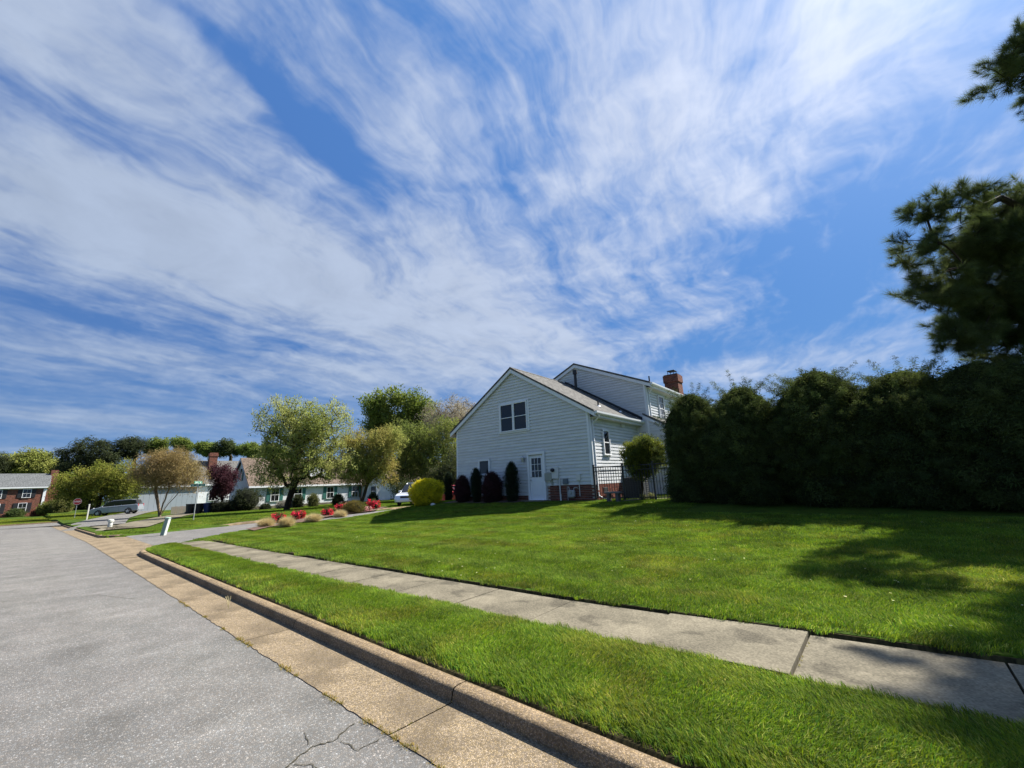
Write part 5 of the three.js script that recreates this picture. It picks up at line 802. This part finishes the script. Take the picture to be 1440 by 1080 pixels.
// the white house with green shutters across the lane
{
  const c = atDepth(350, 712, 47); c.y = ground(c.x, c.z);
  const h = simpleHouse('shuttered_house', 'white house with steep gable, brown roof and green shutters across the lane', { corner: c, ry: -0.02, w: 30, d: 8.2, eave: 2.75, apex: 6.0, wall: MAT.siding, roof: MAT.roofBrown });
  const place = onFront(0.0);
  const win = (x, y = 1.62, w = 0.95, hh = 1.5) => hungWindow(h, 'shuttered_window', x, y, w, hh, place, { shutters: 0.42, grid: [2, 2] });
  [2.6, 5.2, 9.2, 12.6, 22.4, 25.6].forEach((x) => win(x));
  hungWindow(h, 'gable_window', -4.1, 4.2, 0.9, 1.5, (o, z, y) => { o.position.set(0, y, z); o.rotation.y = -Math.PI / 2; }, { shutters: 0.42 });
  hungWindow(h, 'gable_window', -4.1, 1.7, 0.95, 1.4, (o, z, y) => { o.position.set(0, y, z); o.rotation.y = -Math.PI / 2; }, { shutters: 0.42 });
  // projecting porch with its own small gable, and a bay
  const pg = prism([[13.6, 0], [17.2, 0], [17.2, 2.6], [15.4, 4.1], [13.6, 2.6]], 0.0, 1.4); part(h, 'porch', pg, MAT.siding);
  part(h, 'porch_roof', join(prism([[15.4, 4.12], [17.6, 2.3], [17.6, 2.42], [15.4, 4.26]], -2, 1.7), prism([[15.4, 4.12], [13.2, 2.3], [13.2, 2.42], [15.4, 4.26]], -2, 1.7)), MAT.roofBrown);
  hungWindow(h, 'porch_window', 14.5, 1.55, 0.9, 1.45, onFront(1.42), {});
  const dr = new THREE.Group(); dr.name = 'front_door'; h.add(dr); dr.position.set(19.2, 0, 0.02); part(dr, 'leaf', rbox(0.95, 2.05, 0.06, 0, 1.15, 0.02), MAT.greenShutter); part(dr, 'casing', join(rbox(0.12, 2.2, 0.1, -0.55, 1.2, 0.03), rbox(0.12, 2.2, 0.1, 0.55, 1.2, 0.03), rbox(1.25, 0.14, 0.1, 0, 2.3, 0.03)), MAT.trim); part(dr, 'handle', new THREE.SphereGeometry(0.04, 10, 8).translate(-0.38, 1.05, 0.08), MAT.galv);
  for (const x of [18.0, 20.6]) part(h, 'porch_post', rbox(0.14, 2.5, 0.14, x, 1.25, 1.2), MAT.trim); part(h, 'porch_beam', rbox(3.4, 0.25, 0.2, 19.2, 2.55, 1.2), MAT.trim);
  part(h, 'dormer', join(box(2.2, 1.3, 2.4, 8, 4.4, -2.2)), MAT.siding); part(h, 'dormer_roof', prism([[6.7, 5.0], [9.3, 5.0], [8, 6.0]], -4, -0.9), MAT.roofBrown);
  part(h, 'foundation', box(30.04, 0.45, 0.1, 15, 0.2, 0.0), MAT.concrete);
  const grey = mixTone([0.15, 0.15, 0.11], [0.28, 0.26, 0.22], 0.3, 2), dk = mixTone([0.02, 0.03, 0.014], [0.05, 0.06, 0.02], 0.3, 2);
  [[345, 712, 40, 30, dk, 'big dark rounded shrub at the corner of the shuttered house'], [400, 708, 18, 9, grey, 'pale grey green shrub under the first shuttered window'], [409, 708, 14, 9, grey, 'pale grey green shrub beside the dark trunk'], [419, 708, 12, 16, dk, 'dark shrub between two shuttered windows'], [440, 707, 12, 16, mixTone([0.10, 0.11, 0.03], [0.14, 0.15, 0.05], 0.3, 2), 'yellow green shrub right of the dark trunk'], [475, 705, 13, 14, dk, 'dark round shrub beside the porch window'], [524, 705, 11, 12, dk, 'dark round shrub beside the front door'], [373, 711, 10, 6, dk, 'low dark shrub under the corner window']].forEach(([x, y, w, hh, tone, label], i) => { const p = atDepth(x, y, 46); p.y = ground(p.x, p.z); const k = 46 / FOCAL; shrub({ name: 'foundation_shrub', label, group: 'shrubs before the shuttered house', foot: p, w: w * k, h: hh * k, seed: 821 + i, tone, clumps: CL.fine, n: 260, core: 0.75, size: 0.75 }); });
}
// the pale house with brick chimney and garage further on
{
  const c = atDepth(232, 718, 66); c.y = ground(c.x, c.z);
  const h = simpleHouse('pale_house', 'pale house with grey roof and brick chimney behind the tan fan shaped tree', { corner: c, ry: -0.02, w: 14.3, d: 9, eave: 3.9, apex: 7.9, wall: MAT.siding, roof: MAT.roofGrey });
  part(h, 'chimney', join(rbox(1.2, 9.4, 1.0, 6.2, 4.7, -3.4), rbox(1.35, 0.5, 1.15, 6.2, 9.0, -3.4)), MAT.brickWall);
  for (const x of [3, 6, 9.8]) hungWindow(h, 'window', x, 1.8, 0.95, 1.5, onFront(0.02), { grid: [2, 2] });
  const c2 = atDepth(190, 720, 60); c2.y = ground(c2.x, c2.z);
  const g = simpleHouse('garage', 'pale board garage behind the parked grey minivan', { corner: c2, ry: -0.02, w: 7.2, d: 6, eave: 3.6, apex: 5.2, wall: mat(lin(0.30, 0.34, 0.37), 0.7), roof: MAT.roofGrey });
  const gb = mat(lin(0.29, 0.33, 0.365), 0.7); for (let i = 0; i < 11; i++) part(g, 'board', rbox(0.63, 3.4, 0.03, 0.34 + i * 0.65, 1.72, 0.018, 0.006), gb);
  const c3 = atDepth(150, 719, 74); c3.y = ground(c3.x, c3.z);
  const b = simpleHouse('low_house', 'low pale house behind the parked grey minivan', { corner: c3, ry: -0.02, w: 14, d: 7, eave: 2.9, apex: 4.4, wall: mat(lin(0.6, 0.62, 0.66), 0.7), roof: MAT.roofSlate });
  hungWindow(b, 'window', 4, 1.7, 1.2, 1.2, onFront(0.02), { grid: [2, 1] });
  // low board fence and bins between the houses
  const fl = atDepth(240, 719, 47.5); fl.y = ground(fl.x, fl.z);
  const fe = thing('board_fence', 'low weathered board fence beside the trash bins', 'fence', fl.toArray(), -0.02); for (let i = 0; i < 11; i++) part(fe, 'board', rbox(0.17, 0.82 + 0.03 * ((i * 7) % 3), 0.025, 0.1 + i * 0.185, 0.42, 0, 0.006), mat(lin(0.24 + 0.01 * (i % 3), 0.22, 0.18), 0.9)); part(fe, 'rail', rbox(2.1, 0.08, 0.04, 1.05, 0.6, -0.04), mat(lin(0.22, 0.2, 0.17), 0.9));
  [[267, 722, 'dark', 'black wheelie bin beside the board fence'], [279, 720.5, 'dark', 'black wheelie bin next to the blue bin'], [292, 719.5, 'blue', 'blue recycling wheelie bin']].forEach(([x, y, kind, label]) => { const p = atDepth(x, y, 46); p.y = ground(p.x, p.z); const m = kind === 'blue' ? mat(lin(0.010, 0.028, 0.13), 0.5) : MAT.dark; const o = thing('wheelie_bin', label, 'bin', p.toArray(), 0.4); part(o, 'body', metric(new THREE.CylinderGeometry(0.46, 0.38, 0.95, 4).rotateY(Math.PI / 4).translate(0, 0.53, 0)), m); part(o, 'lid', rbox(0.70, 0.07, 0.74, 0, 1.04, 0.02, 0.03), m); for (const s of [-1, 1]) part(o, 'wheel', new THREE.CylinderGeometry(0.12, 0.12, 0.06, 14).rotateZ(Math.PI / 2).translate(s * 0.28, 0.12, -0.28), MAT.black); part(o, 'handle', new THREE.CylinderGeometry(0.02, 0.02, 0.5, 8).rotateZ(Math.PI / 2).translate(0, 0.98, -0.38), MAT.black); });
  const hp = atDepth(315, 714, 46.5); hp.y = ground(hp.x, hp.z); shrub({ name: 'clipped_shrub', label: 'low dark clipped shrub row beside the blue bin', foot: hp, w: 2.6, h: 1.15, seed: 841, tone: mixTone([0.018, 0.026, 0.014], [0.04, 0.045, 0.02], 0.3, 2), clumps: CL.fine, n: 420, core: 0.85, power: 5, size: 0.7 });
}
// the brick house at the end of the street
{
  const c = atDepth(58, 722, 76); c.y = ground(c.x, c.z); const w = 20;
  const h = simpleHouse('brick_house', 'red brick house with slate grey roof, black shutters and white porch', { corner: V(c.x - w, c.y, c.z), ry: 0.0, w, d: 9, eave: 5.2, apex: 7.6, wall: MAT.brickWall, roof: MAT.roofSlate, over: 0.35 });
  part(h, 'corner_board', rbox(0.35, 5.1, 0.12, w - 0.15, 2.6, 0.03), MAT.trim); part(h, 'frieze', rbox(w, 0.3, 0.08, w / 2, 5.0, 0.04), MAT.trim);
  part(h, 'chimney', join(rbox(1.0, 8.4, 1.5, w + 0.7, 4.2, -4.5), rbox(1.6, 4.6, 1.9, w + 0.9, 2.3, -4.5)), MAT.brickWall);
  for (const x of [w - 2.3, w - 5.7, w - 9.0, w - 12.3, w - 15.6]) hungWindow(h, 'upper_window', x, 4.05, 1.05, 1.5, onFront(0.02), { shutters: 0.55, sm: MAT.darkShutter, grid: [2, 2] });
  for (const x of [w - 2.5, w - 5.6]) hungWindow(h, 'lower_window', x, 1.55, 1.05, 1.75, onFront(0.02), { shutters: 0.55, sm: MAT.darkShutter, grid: [2, 2] });
  const px = w - 9.6; part(h, 'porch_roof', prism([[px - 2.6, 2.9], [px + 2.6, 2.9], [px + 2.4, 3.15], [px - 2.4, 3.15]], 0.05, 1.8), MAT.trim); part(h, 'porch_canopy', box(5.0, 0.06, 2.0, px, 3.2, 0.9), MAT.roofSlate); for (const x of [px - 2.3, px + 2.3]) part(h, 'porch_column', rbox(0.24, 2.9, 0.24, x, 1.45, 1.6), MAT.trim);
  const dr = new THREE.Group(); dr.name = 'front_door'; h.add(dr); dr.position.set(px, 0, 0.03); part(dr, 'leaf', rbox(1.1, 2.2, 0.06, 0, 1.2, 0.02), mat(lin(0.09, 0.02, 0.03), 0.5)); part(dr, 'casing', join(rbox(0.16, 2.4, 0.1, -0.65, 1.2, 0.03), rbox(0.16, 2.4, 0.1, 0.65, 1.2, 0.03), rbox(1.5, 0.16, 0.1, 0, 2.45, 0.03)), MAT.trim); part(dr, 'handle', new THREE.SphereGeometry(0.05, 10, 8).translate(0.42, 1.1, 0.08), MAT.galv);
  part(h, 'porch_step', rbox(5.0, 0.3, 2.0, px, 0.12, 1.0), MAT.brickWall); part(h, 'porch_railing', join(rbox(0.1, 1.3, 0.1, px + 2.9, 0.4, 2.8), rbox(0.08, 0.08, 1.5, px + 2.6, 0.95, 2.2)), MAT.trim);
  part(h, 'planter', rbox(6, 0.7, 0.5, w - 4, 0.3, 0.6), MAT.brickWall);
  [[66, 722, 20, 14, mixTone([0.30, 0.27, 0.04], [0.16, 0.18, 0.04], 0.3, 1), 'yellow shrub at the chimney end of the brick house'], [22, 721, 14, 9, mixTone([0.10, 0.13, 0.03], [0.05, 0.08, 0.02], 0.3, 1), 'green shrub beside the white porch column'], [51, 722, 5, 7, mixTone([0.28, 0.10, 0.06], [0.2, 0.08, 0.05], 0.3, 1), 'russet shrub under the lower window of the brick house'], [84, 722, 22, 20, mixTone([0.13, 0.15, 0.035], [0.2, 0.19, 0.05], 0.3, 1), 'olive shrub mass beyond the chimney of the brick house']].forEach(([x, y, ww, hh, tone, label], i) => { const p = atDepth(x, y, 73); p.y = ground(p.x, p.z); const k = 73 / FOCAL; shrub({ name: 'house_shrub', label, foot: p, w: ww * k, h: hh * k, seed: 851 + i, tone, clumps: CL.broad, n: 260, core: 0.75, size: 0.8 }); });
}

// ------------------------------------------------------------------ cars
const tyreM = mat(lin(0.018, 0.018, 0.019), 0.8), rimM = mat(lin(0.55, 0.56, 0.57), 0.35, { metalness: 0.7 }), carGlass = MAT.glass;
const paint = (r, g, b) => new THREE.MeshPhysicalMaterial({ color: lin(r, g, b), roughness: 0.35, metalness: 0.35, clearcoat: 1, clearcoatRoughness: 0.06, side: THREE.DoubleSide });
function car(name, label, pos, ry, { L = 4.9, W = 1.9, body, cabin, colour, pitch = 0 }) {
  const c = thing(name, label, 'car', [pos.x, pos.y, pos.z], ry); c.rotation.order = 'YXZ'; c.rotation.z = pitch;
  const wheels = [-L * 0.31, L * 0.29], R = 0.34, m = paint(...colour);
  const s = new THREE.Shape(); body.forEach(([x, y], i) => (i ? s.lineTo(x, y) : s.moveTo(x, y)));
  // wheel arches cut into the sill
  const g = new THREE.ExtrudeGeometry(s, { depth: W - 0.16, bevelEnabled: true, bevelSize: 0.07, bevelThickness: 0.08, bevelOffset: -0.07, bevelSegments: 4 }).translate(0, 0, -(W - 0.16) / 2);
  part(c, 'body', g, m);
  const cs = new THREE.Shape(); cabin.forEach(([x, y], i) => (i ? cs.lineTo(x, y) : cs.moveTo(x, y)));
  const cg = new THREE.ExtrudeGeometry(cs, { depth: W - 0.5, bevelEnabled: true, bevelSize: 0.06, bevelThickness: 0.13, bevelOffset: -0.06, bevelSegments: 4 }).translate(0, 0, -(W - 0.5) / 2);
  part(c, 'cabin_glass', cg, carGlass);
  const ys = cabin.map((p) => p[1]), xs = cabin.map((p) => p[0]), topY = Math.max(...ys), tops = cabin.filter((p) => p[1] > topY - 0.06).map((p) => p[0]);
  part(c, 'roof', rbox(Math.max(...tops) - Math.min(...tops) + 0.1, 0.06, W - 0.42, (Math.max(...tops) + Math.min(...tops)) / 2, topY + 0.0, 0, 0.03), m);
  const x0 = Math.min(...tops), x1 = Math.max(...tops), lo = Math.min(...ys);
  const pill = (xa, xb) => [-1, 1].map((q) => tubeThrough([[xa, lo, q * (W / 2 - 0.13)], [(xa + xb) / 2, (lo + topY) / 2, q * (W / 2 - 0.17)], [xb, topY, q * (W / 2 - 0.25)]], 0.035, 6));
  part(c, 'pillars', join(pill(Math.min(...xs) + 0.05, x0), pill((x0 + x1) / 2, (x0 + x1) / 2 - 0.03), pill(Math.max(...xs) - 0.05, x1), pill(x0 + (x1 - x0) * 0.12, x0 + (x1 - x0) * 0.14)), m);
  for (const x of wheels) for (const q of [-1, 1]) { const w = new THREE.Group(); w.name = 'wheel'; w.position.set(x, R, q * (W / 2 - 0.06)); c.add(w); part(w, 'tyre', new THREE.TorusGeometry(R - 0.09, 0.1, 10, 26).scale(1, 1, 1.1), tyreM); const rim = [new THREE.CylinderGeometry(R - 0.11, R - 0.11, 0.12, 22).rotateX(Math.PI / 2)]; part(w, 'rim', join(rim), rimM); const sp = []; for (let k = 0; k < 5; k++) sp.push(box(0.06, R * 0.62, 0.05, 0, R * 0.33, 0).rotateZ(k * 1.2566).translate(0, 0, q * 0.065)); part(w, 'spokes', join(sp), rimM); }
  for (const x of wheels) for (const q of [-1, 1]) part(c, 'wheel_arch', new THREE.CylinderGeometry(R + 0.07, R + 0.07, 0.06, 24, 1, false, Math.PI / 2 - 1.75, 3.5).rotateX(Math.PI / 2).rotateZ(-Math.PI / 2 + Math.PI / 2).translate(x, R, q * (W / 2 - 0.026)), MAT.black);
  const fx = Math.min(...body.map((p) => p[0])), bx = Math.max(...body.map((p) => p[0]));
  for (const q of [-1, 1]) { part(c, 'headlight', rbox(0.3, 0.14, 0.3, fx + 0.22, 0.74, q * (W / 2 - 0.22), 0.06), mat(lin(0.7, 0.72, 0.75), 0.15)); part(c, 'tail_light', rbox(0.12, 0.32, 0.18, bx - 0.07, 0.98, q * (W / 2 - 0.14), 0.04), mat(lin(0.3, 0.01, 0.012), 0.25)); part(c, 'mirror', rbox(0.12, 0.13, 0.2, Math.min(...xs) + 0.45, lo + 0.1, q * (W / 2 + 0.08), 0.04), m); }
  part(c, 'front_bumper', rbox(0.14, 0.26, W - 0.3, fx + 0.04, 0.4, 0, 0.06), m); part(c, 'rear_bumper', rbox(0.14, 0.26, W - 0.3, bx - 0.03, 0.45, 0, 0.06), m); part(c, 'grille', rbox(0.05, 0.16, W * 0.5, fx + 0.02, 0.66, 0, 0.02), MAT.black);
  part(c, 'door_seams', join([-0.55, 0.5, 1.45].map((x) => box(0.012, 0.62, W - 0.0, x, 0.72, 0))), MAT.black); part(c, 'side_rail', join([-1, 1].map((q) => rbox(2.3, 0.03, 0.02, 0.2, 0.95, q * (W / 2 + 0.0)))), MAT.black);
  return c;
}
const vanBody = [[-2.42, 0.28], [-2.48, 0.5], [-2.42, 0.78], [-2.1, 0.92], [-1.35, 1.04], [-1.0, 1.06], [2.2, 1.12], [2.42, 1.05], [2.46, 0.6], [2.42, 0.32]], vanCabin = [[-1.55, 1.0], [-0.55, 1.62], [-0.2, 1.72], [1.6, 1.74], [2.1, 1.66], [2.32, 1.05]];
{
  const p = atDepth(163, 726.5, 53); p.y = ground(p.x, p.z) + 0.06;
  const a = atDepth(132, 728, 38), b = atDepth(192, 722, 43); const dir = camRight.clone().addScaledVector(camFwd, 0.42).normalize();
  car('minivan', 'grey minivan parked nose down on the driveway under the green tree', p, Math.atan2(-dir.z, dir.x), { body: vanBody, cabin: vanCabin, colour: [0.26, 0.28, 0.31], pitch: 0.045 });
  const p2 = G(572, 709); const w = atDepth(585, 711, 35); w.y = ground(w.x, w.z) + 0.03;
  car('white_suv', 'white car parked behind the golden shrub', w, 0.62, { body: vanBody, cabin: vanCabin, colour: [0.75, 0.77, 0.8] });
  const rd = atDepth(631, 706, 28); rd.y = ground(rd.x, rd.z) + 0.02;
  car('red_car', 'red car parked behind the dark column shrub', rd, 2.0, { L: 4.6, body: [[-2.25, 0.28], [-2.3, 0.5], [-2.2, 0.72], [-1.3, 0.88], [2.0, 0.95], [2.25, 0.88], [2.28, 0.5], [2.2, 0.3]], cabin: [[-1.2, 0.86], [-0.4, 1.34], [0.9, 1.38], [1.9, 0.92]], colour: [0.42, 0.012, 0.02] });
}

// ------------------------------------------------------------------ street furniture
const font = await new FontLoader().loadAsync('fonts/droid/droid_sans_bold.typeface.json');
{
  const p = G(271, 737), k = 29.2 / FOCAL; const f = atDepth(271, 737, 29.2); f.y = ground(f.x, f.z);
  const s = thing('street_sign', 'green street name sign on a thin steel post at the lane corner', 'sign', f.toArray(), 0);
  part(s, 'post', cyl(0.03, 0.03, 2.62, 0, -0.1, 0, 10), MAT.galv); const gm = mat(lin(0.004, 0.16, 0.095), 0.4), wm = mat(lin(0.75, 0.78, 0.76), 0.5);
  const blade = (y, ry, w) => { const b = new THREE.Group(); b.name = 'name_blade'; b.position.y = y; b.rotation.y = ry; s.add(b); part(b, 'plate', rbox(w, 0.17, 0.012, 0, 0, 0, 0.005), gm); part(b, 'border', join([1, -1].flatMap((q) => [box(w - 0.03, 0.008, 0.002, 0, 0.074, q * 0.0075), box(w - 0.03, 0.008, 0.002, 0, -0.074, q * 0.0075)])), wm);
    const r = rng(Math.round(y * 100)), st = []; for (let x = -w / 2 + 0.10; x < w / 2 - 0.1; x += 0.052) if (r() > 0.12) for (const q of [1, -1]) st.push(box(0.022, 0.085, 0.002, x, -0.004, q * 0.0078)); part(b, 'lettering', join(st), wm); };
  blade(2.42, camRightAngle(), 0.95); blade(2.61, camRightAngle() + 1.45, 0.8); part(s, 'bracket', join(rbox(0.05, 0.06, 0.05, 0, 2.52, 0), rbox(0.05, 0.06, 0.05, 0, 2.31, 0)), MAT.galv);
  function camRightAngle() { return Math.atan2(-camRight.z, camRight.x) + 0.15; }
}
{
  const f = atDepth(103.5, 733, 50); f.y = ground(f.x, f.z);
  const s = thing('stop_sign', 'red octagonal stop sign on a post at the end of the street', 'sign', f.toArray(), Math.atan2(-camRight.z, camRight.x) + 0.55);
  part(s, 'post', rbox(0.06, 2.1, 0.04, 0, 1.0, 0), MAT.galv); const oct = new THREE.CylinderGeometry(0.40, 0.40, 0.012, 8).rotateX(Math.PI / 2).rotateZ(Math.PI / 8); part(s, 'plate', oct.translate(0, 1.9, 0.03), mat(lin(0.30, 0.012, 0.018), 0.5));
  const ring = new THREE.RingGeometry(0.365, 0.39, 8, 1).rotateZ(Math.PI / 8).translate(0, 1.9, 0.0385); part(s, 'border', ring, mat(lin(0.7, 0.7, 0.7), 0.5));
  const tg = new TextGeometry('STOP', { font, size: 0.17, depth: 0.002, curveSegments: 3 }); tg.computeBoundingBox(); tg.translate(-tg.boundingBox.max.x / 2, 1.9 - 0.085, 0.037); part(s, 'lettering', tg, mat(lin(0.7, 0.7, 0.7), 0.5));
}
{
  const f = atDepth(226.5, 766, 18.2); f.y = ground(f.x, f.z);
  const b = thing('marker_post', 'pale green leaning utility marker post at the end of the verge', 'bollard', [f.x, f.y, f.z], Math.atan2(-camRight.z, camRight.x));
  b.rotation.z = -0.16; const gm = mat(lin(0.20, 0.30, 0.24), 0.6); part(b, 'post', rbox(0.17, 0.86, 0.12, 0, 0.36, 0, 0.02), gm); part(b, 'cap', rbox(0.20, 0.07, 0.15, 0, 0.80, 0, 0.02), mat(lin(0.26, 0.37, 0.30), 0.6)); part(b, 'side_flange', rbox(0.03, 0.8, 0.135, 0.085, 0.36, 0, 0.006), mat(lin(0.5, 0.55, 0.5), 0.6));
  const q = atDepth(153, 748.5, 25.5); q.y = ground(q.x, q.z);
  const u = thing('utility_pedestal', 'short pale grey utility pedestal on the grass corner', 'pedestal', q.toArray(), 0.3); const um = mat(lin(0.52, 0.53, 0.47), 0.6); part(u, 'body', cyl(0.12, 0.11, 0.42, 0, -0.03, 0, 14), um); part(u, 'cap', join(cyl(0.16, 0.15, 0.11, 0, 0.37, 0, 14), cyl(0.15, 0.05, 0.03, 0, 0.48, 0, 14)), um); part(u, 'band', cyl(0.125, 0.125, 0.04, 0, 0.12, 0, 14), MAT.galv);
  for (const [x, y, d, h, label] of [[122, 730, 44, 1.6, 'white post standing beside the nose of the minivan'], [130.5, 722, 52, 1.0, 'short pale post behind the minivan hood']]) { const g = atDepth(x, y, d); g.y = ground(g.x, g.z); const o = thing('white_post', label, 'post', g.toArray(), 0); o.rotation.z = 0; part(o, 'shaft', rbox(0.11, h, 0.11, 0, h / 2 - 0.05, 0, 0.015), mat(lin(0.62, 0.6, 0.52), 0.7)); part(o, 'cap', rbox(0.14, 0.05, 0.14, 0, h - 0.04, 0, 0.015), MAT.trim); }
}
scene.traverse((o) => { if (o.isMesh) { o.castShadow = true; o.receiveShadow = true; } });
renderer.render(scene, camera);
